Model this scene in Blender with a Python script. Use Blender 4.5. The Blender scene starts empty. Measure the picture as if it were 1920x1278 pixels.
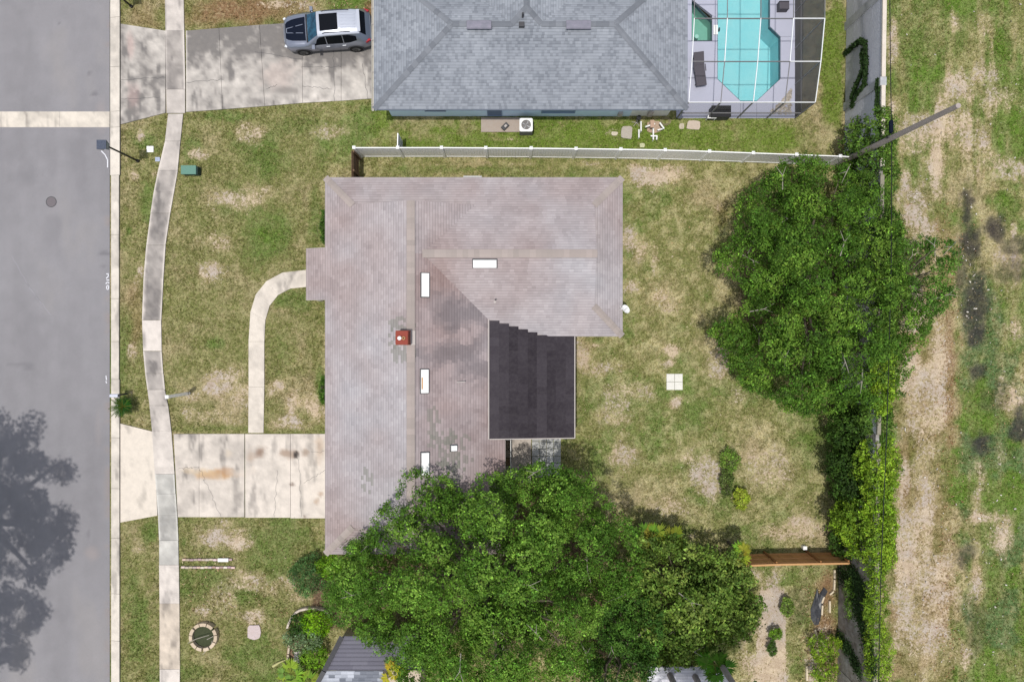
import bpy, math, random
import numpy as np
from mathutils import Vector, Matrix
random.seed(7); rng = np.random.default_rng(11)
sc = bpy.context.scene
C = sc.collection
R = math.radians
# ------------------------------------------------------------------ camera, light, exposure
CH = 39.0; K = 0.0305           # drone height (m) and metres per photograph pixel on the ground
cam = bpy.data.cameras.new('camera'); camo = bpy.data.objects.new('camera', cam); C.objects.link(camo)
camo.location = (0, 0, CH); camo.rotation_euler = (0, 0, 0)
cam.sensor_width = 36; cam.lens = 36 * CH / (1920 * K); cam.clip_end = 2000
sc.camera = camo
w = bpy.data.worlds.new('World'); sc.world = w; w.use_nodes = True
wn = w.node_tree; bg = wn.nodes['Background']
sky = wn.nodes.new('ShaderNodeTexSky'); sky.sky_type = 'NISHITA'; sky.sun_disc = False
sky.sun_elevation = R(80); sky.sun_rotation = R(227); sky.air_density = 1.0; sky.dust_density = 2.2
# broken bright cloud over the blue
tcw = wn.nodes.new('ShaderNodeTexCoord'); cn = wn.nodes.new('ShaderNodeTexNoise'); cn.inputs['Scale'].default_value = 2.6; cn.inputs['Detail'].default_value = 7
wn.links.new(tcw.outputs['Generated'], cn.inputs['Vector'])
cr0 = wn.nodes.new('ShaderNodeMapRange'); cr0.inputs[1].default_value = .40; cr0.inputs[2].default_value = .58; wn.links.new(cn.outputs[0], cr0.inputs[0])
cm = wn.nodes.new('ShaderNodeMix'); cm.data_type = 'RGBA'; wn.links.new(cr0.outputs[0], cm.inputs[0]); wn.links.new(sky.outputs[0], cm.inputs[6]); cm.inputs[7].default_value = (6.6, 6.8, 7.1, 1)
wn.links.new(cm.outputs[2], bg.inputs[0]); bg.inputs[1].default_value = 0.12
sl = bpy.data.lights.new('sun', 'SUN'); sl.energy = 3.1; sl.angle = R(1.0); sl.color = (1, .96, .9)
so = bpy.data.objects.new('sun', sl); C.objects.link(so)
so.rotation_euler = Vector((-.13, -.12, 1)).to_track_quat('Z', 'Y').to_euler(); so.location = (0, 0, 60)
sc.view_settings.view_transform = 'Standard'; sc.view_settings.look = 'None'
sc.view_settings.exposure = 0.06; sc.view_settings.gamma = 1

# ------------------------------------------------------------------ helpers
def s2l(c):
    c = np.asarray(c, float) / 255.0
    return np.where(c <= .04045, c / 12.92, ((c + .055) / 1.055) ** 2.4)
ALB = 0.80                      # photograph colour -> surface colour
_lut = [((i / 2.55 / 100 + .055) / 1.055) ** 2.4 * ALB if i > 10 else i / 255 / 12.92 * ALB for i in range(256)]
def A(r, g, b):
    def q(v):
        v = min(max(v, 0), 254.999); i = int(v); return _lut[i] + (_lut[i + 1] - _lut[i]) * (v - i)
    return (q(r), q(g), q(b))
def P(px, py, z=0.0):
    s = K * (CH - z) / CH
    return Vector(((px - 960) * s, (639 - py) * s, z))
def tobj(o, label=None, cat=None, group=None, kind=None):
    if label: o['label'] = label
    if cat: o['category'] = cat
    if group: o['group'] = group
    if kind: o['kind'] = kind
    return o
def wloc(o):
    v = Vector((0, 0, 0))
    while o: v += Vector(o.location); o = o.parent
    return v
def empty(name, loc, label=None, cat=None, group=None, kind=None):
    o = bpy.data.objects.new(name, None); C.objects.link(o); o.location = loc; o.empty_display_size = .2
    return tobj(o, label, cat, group, kind)

_T = {}
def vnoise(x, y, seed):
    if seed not in _T: _T[seed] = np.random.default_rng(seed + 1000).random((256, 256))
    t = _T[seed]
    xi = np.floor(x).astype(int); yi = np.floor(y).astype(int)
    fx = x - xi; fy = y - yi; fx = fx * fx * (3 - 2 * fx); fy = fy * fy * (3 - 2 * fy)
    a = t[xi & 255, yi & 255]; b = t[(xi + 1) & 255, yi & 255]
    c = t[xi & 255, (yi + 1) & 255]; d = t[(xi + 1) & 255, (yi + 1) & 255]
    return (a * (1 - fx) + b * fx) * (1 - fy) + (c * (1 - fx) + d * fx) * fy
def fbm(x, y, f, o=4, seed=0):
    x = np.asarray(x, float); y = np.asarray(y, float)
    r = 0; a = .5; n = 0
    for i in range(o):
        r = r + a * vnoise(x * f + 17.3 * i, y * f + 9.1 * i, seed + i); n += a; a *= .55; f *= 2.03
    return r / n
def _sv(x, y, seed):
    if seed not in _T: _T[seed] = np.random.default_rng(seed + 1000).random((256, 256))
    if seed not in _TL: _TL[seed] = _T[seed].tolist()
    t = _TL[seed]; xi = math.floor(x); yi = math.floor(y); fx = x - xi; fy = y - yi; fx = fx * fx * (3 - 2 * fx); fy = fy * fy * (3 - 2 * fy)
    r0 = t[xi & 255]; r1 = t[(xi + 1) & 255]; j0 = yi & 255; j1 = (yi + 1) & 255
    return (r0[j0] * (1 - fx) + r1[j0] * fx) * (1 - fy) + (r0[j1] * (1 - fx) + r1[j1] * fx) * fy
_TL = {}
def sfbm(x, y, f, o=4, seed=0):
    r = 0; a = .5; n = 0
    for i in range(o):
        r += a * _sv(x * f + 17.3 * i, y * f + 9.1 * i, seed + i); n += a; a *= .55; f *= 2.03
    return r / n
def sst(a, b, x):
    t = np.clip((x - a) / (b - a), 0, 1); return t * t * (3 - 2 * t)

def hsh(x, y, k=0):
    t = math.sin(x * 127.13 + y * 311.71 + k * 74.7) * 43758.5453; return t - math.floor(t)
class MB:
    def __init__(s): s.v = []; s.f = []; s.c = []
    def add(s, vs, fs, col=(1, 1, 1)):
        b = len(s.v); s.v.extend([tuple(q) for q in vs])
        for f in fs: s.f.append(tuple(b + i for i in f)); s.c.append(col)
        return s
    def box(s, x0, x1, y0, y1, z0, z1, col=(1, 1, 1)):
        return s.add([(x0, y0, z0), (x1, y0, z0), (x1, y1, z0), (x0, y1, z0), (x0, y0, z1), (x1, y0, z1), (x1, y1, z1), (x0, y1, z1)],
                     [(0, 3, 2, 1), (4, 5, 6, 7), (0, 1, 5, 4), (1, 2, 6, 5), (2, 3, 7, 6), (3, 0, 4, 7)], col)
    def obox(s, c, ux, uy, uz, hx, hy, hz, col=(1, 1, 1)):
        c = Vector(c); ux = Vector(ux).normalized() * hx; uy = Vector(uy).normalized() * hy; uz = Vector(uz).normalized() * hz
        vs = [c + a * ux + b * uy + d * uz for d in (-1, 1) for a, b in ((-1, -1), (1, -1), (1, 1), (-1, 1))]
        return s.add(vs, [(0, 3, 2, 1), (4, 5, 6, 7), (0, 1, 5, 4), (1, 2, 6, 5), (2, 3, 7, 6), (3, 0, 4, 7)], col)
    def bar(s, p, q, w, h, col=(1, 1, 1), up=(0, 0, 1)):
        p = Vector(p); q = Vector(q); d = q - p; up = Vector(up)
        if abs(d.normalized().dot(up)) > .98: up = Vector((0, 1, 0))
        sd = d.cross(up); u2 = sd.cross(d)
        return s.obox((p + q) / 2, d, sd, u2, d.length / 2, w / 2, h / 2, col)
    def tube(s, pts, rs, n=8, col=(1, 1, 1), cap=True):
        rings = []
        for i, p in enumerate(pts):
            p = Vector(p); a = Vector(pts[max(i - 1, 0)]); b = Vector(pts[min(i + 1, len(pts) - 1)])
            d = (b - a).normalized(); u = d.cross(Vector((0.13, .2, 1)) if abs(d.z) < .9 else Vector((1, 0.1, 0))).normalized(); v = d.cross(u)
            rings.append([p + (u * math.cos(t * 2 * math.pi / n) + v * math.sin(t * 2 * math.pi / n)) * rs[i] for t in range(n)])
        vs = [q for r in rings for q in r]; fs = []
        for i in range(len(pts) - 1):
            for t in range(n):
                fs.append((i * n + t, i * n + (t + 1) % n, (i + 1) * n + (t + 1) % n, (i + 1) * n + t))
        if cap: fs.append(tuple(range(n))); fs.append(tuple((len(pts) - 1) * n + t for t in range(n))[::-1])
        return s.add(vs, fs, col)
    def prism(s, poly, z0, z1, col=(1, 1, 1)):
        n = len(poly)
        ar = sum(poly[i][0] * poly[(i + 1) % n][1] - poly[(i + 1) % n][0] * poly[i][1] for i in range(n))
        if ar < 0: poly = poly[::-1]
        vs = [(p[0], p[1], z0) for p in poly] + [(p[0], p[1], z1) for p in poly]
        fs = [tuple(range(n))[::-1], tuple(range(n, 2 * n))] + [(i, (i + 1) % n, n + (i + 1) % n, n + i) for i in range(n)]
        return s.add(vs, fs, col)
    def build(s, name, mat, parent=None, smooth=False, **tags):
        used = sorted({i for f in s.f for i in f})
        if len(used) < len(s.v):
            mp = {o_: n_ for n_, o_ in enumerate(used)}; s.v = [s.v[i] for i in used]; s.f = [tuple(mp[i] for i in f) for f in s.f]
        off = wloc(parent) if parent else Vector((0, 0, 0))
        loc = Vector((0, 0, 0))
        if not parent and s.v:
            a = np.array(s.v); loc = Vector(((a[:, 0].min() + a[:, 0].max()) / 2, (a[:, 1].min() + a[:, 1].max()) / 2, a[:, 2].min()))
            off = loc
        me = bpy.data.meshes.new(name); me.from_pydata([(x - off[0], y - off[1], z - off[2]) for x, y, z in s.v], [], s.f)
        at = me.attributes.new('tint', 'FLOAT_COLOR', 'FACE')
        arr = np.ones((len(s.f), 4), np.float32); arr[:, :3] = np.array(s.c, np.float32).reshape(-1, 3); at.data.foreach_set('color', arr.ravel())
        if smooth: me.shade_smooth()
        me.materials.append(mat)
        o = bpy.data.objects.new(name, me); C.objects.link(o)
        if parent: o.parent = parent
        else: o.location = loc
        return tobj(o, **tags)
def copy_part(src, dloc, parent=None, rot=None):
    o = src.copy(); C.objects.link(o); o.parent = parent if parent else src.parent
    o.location = Vector(src.location) + Vector(dloc)
    if rot is not None: o.rotation_euler = rot
    return o
def copy_tree(src, parent=None):
    o = src.copy(); C.objects.link(o); o.parent = parent
    for ch in [x for x in src.children]: copy_tree(ch, o)
    return o

# ------------------------------------------------------------------ materials
def mat(name, col=(.5, .5, .5), rough=.7, metal=0., tint=False, n1=None, n2=None, bump=0., bscale=40., alpha=1., trans=0., spec=.3, coat=0., emis=None):
    """n = (scale, amount, colour) mixes a second colour by noise at world scale."""
    m = bpy.data.materials.new(name); m.use_nodes = True; nt = m.node_tree; N = nt.nodes; L = nt.links
    b = N['Principled BSDF']; b.inputs['Roughness'].default_value = rough; b.inputs['Metallic'].default_value = metal
    b.inputs['Specular IOR Level'].default_value = spec; b.inputs['Coat Weight'].default_value = coat
    geo = N.new('ShaderNodeNewGeometry')
    if tint:
        at = N.new('ShaderNodeAttribute'); at.attribute_name = 'tint'; cur = at.outputs['Color']
        mm = N.new('ShaderNodeMix'); mm.data_type = 'RGBA'; mm.blend_type = 'MULTIPLY'; mm.inputs[0].default_value = 1
        L.new(cur, mm.inputs[6]); mm.inputs[7].default_value = (*col, 1); cur = mm.outputs[2]
    else:
        rg = N.new('ShaderNodeRGB'); rg.outputs[0].default_value = (*col, 1); cur = rg.outputs[0]
    for nn in (n1, n2):
        if not nn: continue
        sca, amt, c2 = nn
        t = N.new('ShaderNodeTexNoise'); t.inputs['Scale'].default_value = sca; t.inputs['Detail'].default_value = 5; t.inputs['Roughness'].default_value = .65
        L.new(geo.outputs['Position'], t.inputs['Vector'])
        mr = N.new('ShaderNodeMapRange'); mr.inputs[1].default_value = .38; mr.inputs[2].default_value = .66; mr.inputs[4].default_value = amt
        L.new(t.outputs[0], mr.inputs[0])
        mx = N.new('ShaderNodeMix'); mx.data_type = 'RGBA'; L.new(mr.outputs[0], mx.inputs[0]); L.new(cur, mx.inputs[6]); mx.inputs[7].default_value = (*c2, 1)
        cur = mx.outputs[2]
    L.new(cur, b.inputs['Base Color'])
    if bump:
        t = N.new('ShaderNodeTexNoise'); t.inputs['Scale'].default_value = bscale; t.inputs['Detail'].default_value = 4
        L.new(geo.outputs['Position'], t.inputs['Vector'])
        bp = N.new('ShaderNodeBump'); bp.inputs['Strength'].default_value = bump; bp.inputs['Distance'].default_value = .02
        L.new(t.outputs[0], bp.inputs['Height']); L.new(bp.outputs[0], b.inputs['Normal'])
    if alpha < 1 or trans:
        tr = N.new('ShaderNodeBsdfTransparent'); mix = N.new('ShaderNodeMixShader'); mix.inputs[0].default_value = alpha
        L.new(tr.outputs[0], mix.inputs[1]); L.new(b.outputs[0], mix.inputs[2]); L.new(mix.outputs[0], N['Material Output'].inputs[0])
        if isinstance(trans, tuple): tr.inputs[0].default_value = (*trans, 1)
    return m
def leafmat(name, tr=.35):
    m = bpy.data.materials.new(name); m.use_nodes = True; nt = m.node_tree; N = nt.nodes; L = nt.links
    b = N['Principled BSDF']; b.inputs['Roughness'].default_value = .62; b.inputs['Specular IOR Level'].default_value = .14
    at = N.new('ShaderNodeAttribute'); at.attribute_name = 'tint'; L.new(at.outputs['Color'], b.inputs['Base Color'])
    tl = N.new('ShaderNodeBsdfTranslucent'); mm = N.new('ShaderNodeMix'); mm.data_type = 'RGBA'; mm.blend_type = 'MULTIPLY'; mm.inputs[0].default_value = 1
    L.new(at.outputs['Color'], mm.inputs[6]); mm.inputs[7].default_value = (1.5, 1.4, .6, 1); L.new(mm.outputs[2], tl.inputs[0])
    mix = N.new('ShaderNodeMixShader'); mix.inputs[0].default_value = tr
    L.new(b.outputs[0], mix.inputs[1]); L.new(tl.outputs[0], mix.inputs[2]); L.new(mix.outputs[0], N['Material Output'].inputs[0])
    return m
M = {}
M['leaf'] = leafmat('leaves', .26); M['grass'] = leafmat('grass_blades', .25)
M['shingle'] = mat('shingle', (1, 1, 1), .95, tint=True, n1=(55, .22, A(120, 110, 115)), bump=.35, bscale=120, spec=.1)
M['shingle_grey'] = mat('shingle_grey', (1, 1, 1), .95, tint=True, n1=(60, .2, A(120, 126, 138)), bump=.35, bscale=120, spec=.1)
M['rolled'] = mat('rolled_roofing', (1, 1, 1), .95, tint=True, n1=(6, .22, A(98, 94, 96)), n2=(50, .25, A(46, 43, 47)), bump=.3, bscale=90, spec=.1)
M['white'] = mat('white_paint', (.8, .8, .79), .5, n1=(5, .3, (.6, .6, .57)))
M['vinyl'] = mat('white_vinyl', (.88, .88, .88), .45, n1=(4, .15, (.78, .78, .77)))
M['stucco_blue'] = mat('blue_stucco', (.62, .78, .95), .85, n1=(8, .2, (.57, .73, .9)), bump=.3, bscale=60)
M['stucco'] = mat('beige_stucco', A(205, 190, 170), .85, n1=(8, .2, A(185, 170, 150)), bump=.3, bscale=60)
M['fascia'] = mat('fascia', A(190, 182, 178), .6, n1=(5, .3, A(165, 158, 150)))
M['concrete'] = mat('concrete', (1, 1, 1), .9, tint=True, n1=(3.5, .16, A(165, 158, 150)), n2=(30, .18, A(150, 145, 138)), bump=.25, bscale=50, spec=.2)
M['asphalt'] = mat('asphalt', A(150, 149, 158), .92, n1=(.22, .4, A(160, 158, 165)), n2=(45, .38, A(124, 122, 130)), bump=.5, bscale=60, spec=.15)
M['bark'] = mat('bark', (.12, .10, .075), .9, n1=(9, .5, (.06, .05, .038)), bump=.6, bscale=25)
M['branch'] = mat('pale_bark', (.34, .31, .27), .9, n1=(9, .5, (.18, .16, .13)))
M['black'] = mat('black_metal', (.012, .012, .014), .45)
M['dark'] = mat('dark_grey', (.05, .05, .055), .6, n1=(15, .3, (.09, .09, .095)))
M['lens'] = mat('lantern_glass', (.10, .13, .18), .2, n1=(20, .5, (.3, .35, .42)))
M['green_box'] = mat('green_enamel', A(96, 140, 125), .5, n1=(12, .25, A(80, 120, 105)))
M['green_dark'] = mat('dark_green_enamel', A(30, 60, 60), .5)
M['alu'] = mat('white_aluminium', (.72, .73, .74), .4, metal=.0)
M['bronze'] = mat('grey_aluminium', (.17, .165, .17), .5)
M['screen'] = mat('insect_screen', (.10, .10, .105), .8, alpha=.07)
M['screen_wall'] = mat('wall_screen', (.10, .095, .098), .8, alpha=.84)
M['screen_front'] = mat('front_screen', (.045, .045, .05), .8, alpha=.30)
M['deck'] = mat('pool_deck', A(190, 192, 210), .8, n1=(2.5, .25, A(178, 182, 200)), n2=(40, .15, A(165, 168, 184)))
M['plaster'] = mat('pool_plaster', A(196, 232, 236), .7, n1=(1.2, .5, A(160, 222, 230)))
M['tile'] = mat('waterline_tile', A(30, 75, 95), .3)
def watermat(name, tint):
    m = bpy.data.materials.new(name); m.use_nodes = True; nt = m.node_tree; N = nt.nodes; L = nt.links
    g = N.new('ShaderNodeBsdfGlossy'); g.inputs['Roughness'].default_value = .04
    t = N.new('ShaderNodeBsdfTransparent'); t.inputs[0].default_value = (*tint, 1)
    fr = N.new('ShaderNodeFresnel'); fr.inputs[0].default_value = 1.33
    n = N.new('ShaderNodeTexNoise'); n.inputs['Scale'].default_value = 5; n.inputs['Detail'].default_value = 3
    geo = N.new('ShaderNodeNewGeometry'); L.new(geo.outputs['Position'], n.inputs['Vector'])
    bp = N.new('ShaderNodeBump'); bp.inputs['Strength'].default_value = .25; bp.inputs['Distance'].default_value = .03
    L.new(n.outputs[0], bp.inputs['Height']); L.new(bp.outputs[0], g.inputs['Normal']); L.new(bp.outputs[0], fr.inputs['Normal'])
    mx = N.new('ShaderNodeMixShader'); L.new(fr.outputs[0], mx.inputs[0]); L.new(t.outputs[0], mx.inputs[1]); L.new(g.outputs[0], mx.inputs[2])
    L.new(mx.outputs[0], N['Material Output'].inputs[0]); return m
M['water'] = watermat('pool_water', (.74, .93, .94)); M['spa_water'] = watermat('spa_water', (.62, .85, .8))
M['wood'] = mat('cedar_boards', (1, 1, 1), .8, tint=True, n1=(10, .3, A(190, 135, 85)), n2=(40, .3, A(160, 112, 72)))
M['wood_old'] = mat('weathered_boards', A(120, 95, 75), .9, n1=(10, .5, A(80, 62, 50)), n2=(40, .4, A(150, 128, 105)))
M['stonewall'] = mat('stone_texture_wall', A(205, 206, 216), .95, n1=(7, .45, A(168, 170, 182)), n2=(26, .5, A(232, 235, 242)), bump=1., bscale=14)
M['pilaster'] = mat('smooth_pilaster', A(190, 192, 195), .9, n1=(4, .4, A(135, 135, 135)))
M['cap'] = mat('wall_cap', A(222, 212, 200), .85, n1=(3, .4, A(190, 178, 160)))
M['wall_dirty'] = mat('mildewed_wall', A(176, 172, 170), .95, n1=(1.6, .85, A(96, 78, 62)), n2=(7, .6, A(120, 118, 112)), bump=1., bscale=14)
M['cap_dirty'] = mat('mossy_wall_cap', A(150, 144, 130), .9, n1=(3, .7, A(92, 96, 66)), n2=(12, .5, A(170, 160, 145)))
M['pole'] = mat('pole_wood', A(170, 160, 158), .9, n1=(6, .5, A(128, 120, 118)), n2=(30, .4, A(195, 180, 168)), bump=.4)
M['car'] = mat('silver_paint', A(142, 148, 164), .28, metal=.55, coat=.6, spec=.5)
M['car_roof'] = mat('silver_roof_paint', A(200, 205, 218), .3, metal=.3, coat=.5, spec=.5)
M['car_black'] = mat('navy_black_paint', (.005, .008, .018), .5, coat=.0, spec=.06)
M['car_glass'] = mat('dark_glass', (.004, .005, .008), .12, spec=.14)
M['wind_glass'] = mat('windscreen_glass', (.008, .035, .07), .1, spec=.4, n1=(3.5, .7, (.03, .12, .2)))
M['tyre'] = mat('tyre', (.012, .012, .012), .85); M['rim'] = mat('dark_alloy', (.09, .09, .09), .35, metal=.6)
M['lamp_red'] = mat('tail_lamp', (.35, .02, .03), .25); M['lamp_clear'] = mat('head_lamp', (.6, .62, .65), .15)
M['brick'] = mat('red_brick', (1, 1, 1), .9, tint=True, n1=(30, .3, A(130, 60, 45)), bump=.3)
M['mortar'] = mat('mortar', A(150, 110, 95), .95)
M['paver'] = mat('pale_paver', (1, 1, 1), .9, tint=True, n1=(8, .25, A(190, 188, 182)), n2=(40, .2, A(160, 158, 150)))
M['stone'] = mat('pale_stone', (1, 1, 1), .9, tint=True, n1=(14, .35, A(170, 150, 130)), bump=.4)
M['soil'] = mat('dark_soil', A(72, 78, 55), .98, n1=(9, .5, A(50, 58, 38)), bump=.6, bscale=30)
M['mulch'] = mat('mulch', A(140, 115, 95), .98, n1=(14, .6, A(180, 155, 130)), n2=(45, .6, A(95, 72, 58)), bump=.8, bscale=40)
M['iron'] = mat('cast_iron', A(112, 106, 110), .8, n1=(30, .4, A(135, 128, 130)))
M['plastic_dark'] = mat('charcoal_weave', A(88, 84, 92), .8, n1=(40, .3, A(70, 66, 74)))
M['rust'] = mat('rust_metal', A(150, 140, 135), .6, n1=(20, .4, A(120, 90, 70)))
M['paint_mark'] = mat('road_paint', A(235, 236, 242), .8, n1=(25, .35, A(190, 190, 198)))

# ------------------------------------------------------------------ ground colour maps (photograph-space coordinates on the z=0 plane)
def poly_in(px, py, poly):
    n = len(poly); r = np.zeros(px.shape, bool); j = n - 1
    for i in range(n):
        xi, yi = poly[i]; xj, yj = poly[j]
        c = ((yi > py) != (yj > py)) & (px < (xj - xi) * (py - yi) / (yj - yi + 1e-12) + xi)
        r ^= c; j = i
    return r
SAND = [  # cx,cy,rx,ry,strength : bare sandy soil
 (263,255,10,16,.8),(250,330,13,22,.8),(290,325,10,8,.6),(262,505,14,20,.75),(255,528,12,30,.55),(245,660,14,26,.75),(247,735,16,12,.6),(270,750,10,20,.4),
 (470,245,42,26,.62),(620,248,42,18,.62),(372,290,22,13,.75),(455,372,55,28,.7),(500,360,30,20,.5),(400,455,36,32,.55),(395,505,42,26,.75),(420,400,30,30,.35),
 (415,715,50,38,.8),(455,740,40,34,.62),(350,770,26,22,.55),(395,780,60,20,.45),(360,745,30,20,.5),(440,790,40,12,.4),
 (525,720,20,14,.85),(548,745,14,28,.8),(585,765,30,32,.85),(560,790,50,18,.75),(507,735,10,20,.6),(520,795,22,10,.6),
 (262,1030,24,22,.55),(405,1003,62,32,.92),(440,1015,35,18,.9),(360,1018,18,12,.5),(470,1095,90,34,.60),(420,1120,50,36,.5),(530,1090,60,30,.6),(475,1155,40,18,.75),(560,1120,30,15,.6),(380,1145,28,14,.6),
 (1225,330,58,26,1.0),(1190,315,26,14,.9),(1270,322,26,18,.6),(760,307,60,7,.5),(900,307,180,6,.4),(1120,306,60,8,.5),
 (1180,440,20,26,.7),(1190,460,26,14,.5),(1200,480,16,30,.45),(1228,490,10,30,.45),(1185,535,18,16,.6),(1250,560,26,26,.5),(1262,660,20,16,.9),(1255,680,14,10,.8),(1095,670,24,34,.85),(1110,648,24,10,.7),(1130,690,40,20,.5),
 (1200,735,30,20,.5),(1270,755,14,16,.75),(1150,760,40,50,.4),(1160,860,36,30,.5),(1310,880,40,40,.62),(1330,920,30,26,.6),(1250,950,60,26,.45),(1500,985,40,34,.75),(1440,880,60,50,.45),(1480,1000,50,20,.55),
 (1345,385,16,24,.4),(1345,690,26,40,.5),(1390,740,30,16,.3),(1300,1005,16,8,.6),
 (1145,250,26,16,.6),(1112,243,12,10,.5),(1020,255,40,9,.4),(960,260,20,9,.5),
 (1675,90,10,60,.75),(1672,230,12,40,.7),(1720,250,40,44,.62),(1800,160,34,42,.7),(1860,140,40,30,.55),(1780,230,60,40,.62),(1830,260,40,30,.5),(1880,310,60,28,.8),(1720,420,40,90,.8),(1755,330,16,60,.85),(1715,580,30,80,.85),
 (1700,340,16,40,.5),(1880,180,50,40,.5),(1860,60,40,50,.3),(1790,40,14,30,.5),
 (1715,700,30,60,.85),(1720,800,34,80,.55),(1755,720,28,120,.78),(1700,900,20,60,.8),(1740,960,30,70,.78),(1700,1050,26,90,.75),(1755,1090,44,90,.72),(1690,1160,20,60,.6),(1730,1200,50,60,.5),(1760,1180,30,60,.6),
 (1900,480,30,60,.5),(1890,620,30,30,.4),(1860,880,50,60,.45),(1880,1000,30,40,.5),(1860,970,50,10,.6),(1830,1100,20,60,.5),(1890,740,30,40,.5),(1810,1230,30,30,.3),
 (1450,1130,24,32,1.1),(1448,1200,28,110,1.1),(1430,1260,22,40,1.),(1392,1190,14,50,.6),(1410,1075,22,16,.5),(1540,1200,26,40,.6),(1525,1255,20,30,.8),(1400,1250,16,30,.5),
 (560,10,60,26,.3),(515,8,34,12,.8),(575,8,20,16,.6),
]
GREEN = [  # lush grass
 (270,265,36,30,.9),(280,390,30,90,.9),(240,430,20,60,.8),(250,720,40,60,.55),(290,690,10,60,.4),
 (420,220,80,20,.9),(560,235,90,22,.8),(700,230,60,60,1.),(660,260,60,60,.9),(360,290,26,60,.9),(350,360,24,60,.6),(400,310,60,24,.6),(520,320,90,50,.5),(590,420,20,120,.8),
 (400,642,24,20,1.),(480,480,26,60,.8),(455,450,40,40,.4),(440,600,30,50,.3),(330,560,30,60,.3),(330,620,20,40,.4),
 (550,560,60,30,.9),(530,650,34,60,.7),(600,730,10,50,1.),(590,650,20,60,.6),(400,803,140,9,.7),(560,808,60,8,.6),
 (260,1150,40,110,.9),(280,1000,22,40,.9),(240,1100,20,100,.7),(530,1005,60,36,.9),(350,1100,24,60,.9),(480,1220,90,60,.9),(360,1260,60,30,.8),(430,1180,30,30,.6),(540,1060,60,20,.7),(345,1020,14,30,.8),
 (1120,255,460,50,1.),(900,270,220,24,.9),(1450,260,120,40,.95),(1560,120,26,200,1.),(900,318,200,12,.75),(740,318,60,14,.7),(1100,320,60,14,.7),(1310,325,30,14,.5),
 (1180,470,16,26,.9),(1215,500,36,30,.7),(1180,620,26,40,.8),(1190,600,30,10,.6),(1210,790,60,40,.65),(1300,720,60,80,.4),(1350,800,60,60,.45),(1120,640,22,14,.8),(1265,355,40,14,.7),
 (1450,960,60,40,.5),(1420,1035,30,12,.6),(1260,930,60,40,.3),(1130,840,60,40,.3),(1470,930,50,50,.4),
 (1720,80,50,110,.85),(1740,160,40,60,.8),(1850,100,50,60,.6),(1890,40,60,50,.6),(1890,200,30,60,.5),(1700,300,30,30,.6),(1720,350,30,30,.5),(1735,270,30,40,.5),
 (1885,375,40,34,1.2),(1905,420,30,30,.9),(1860,640,40,60,.8),(1905,640,22,30,1.1),(1810,700,14,60,1.),(1815,850,14,100,.9),(1860,1080,24,100,1.),(1820,1130,22,60,.9),(1880,1200,60,90,.8),(1820,1250,60,40,.7),(1680,1180,26,60,.7),(1700,1230,40,50,.7),(1900,1090,22,60,.8),(1880,720,40,40,.6),
 (1500,1250,40,40,.8),(1480,1100,40,26,.5),(1540,1075,16,16,.8),(1430,1090,30,20,.3),(1850,1000,30,30,.7),
 (640,12,34,22,1.1),(300,30,30,26,.5),(690,210,30,20,1.),
]
DARK = [(1815,400,14,40,.9),(1820,450,15,60,1.),(1828,560,22,70,1.2),(1835,620,18,30,.9),(1805,500,10,60,.6),(1865,430,16,26,.8),(1835,695,14,14,.7),(1840,835,20,26,.9),(1912,800,16,30,1.),(1905,460,24,16,.6),(1900,510,26,20,.5),
        (1810,1045,14,20,.6),(1830,1170,16,50,.35),(1500,1130,14,40,.3),(1860,745,24,30,.4)]
MULCH = [(450,20,130,34,1.),(520,26,40,24,.7),(700,18,18,22,1.3),(270,30,30,30,.5),(285,45,26,12,.5),(1552,1110,26,40,1.1),(1545,1180,28,50,1.),(1545,1230,28,50,.9),(1780,700,14,200,.8),(1778,480,14,60,.7),(1765,1120,24,90,.6),
         (1700,920,14,40,.8),(1760,420,20,40,.5),(255,600,18,60,.5),(250,560,20,50,.4),(1530,1040,40,8,.5),(1350,400,20,40,.4)]
def soft(u, v, lst, wob, sharp=.55):
    r = np.zeros(u.shape)
    for cx, cy, rx, ry, s in lst:
        m = (abs(u - cx) < rx * 2) & (abs(v - cy) < ry * 2)
        if not m.any(): continue
        d = np.sqrt(((u[m] - cx) / rx) ** 2 + ((v[m] - cy) / ry) ** 2) + wob[m]
        r[m] = np.maximum(r[m], s * sst(1.25, 1.25 - sharp * 1.6, d))
    return r
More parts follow.
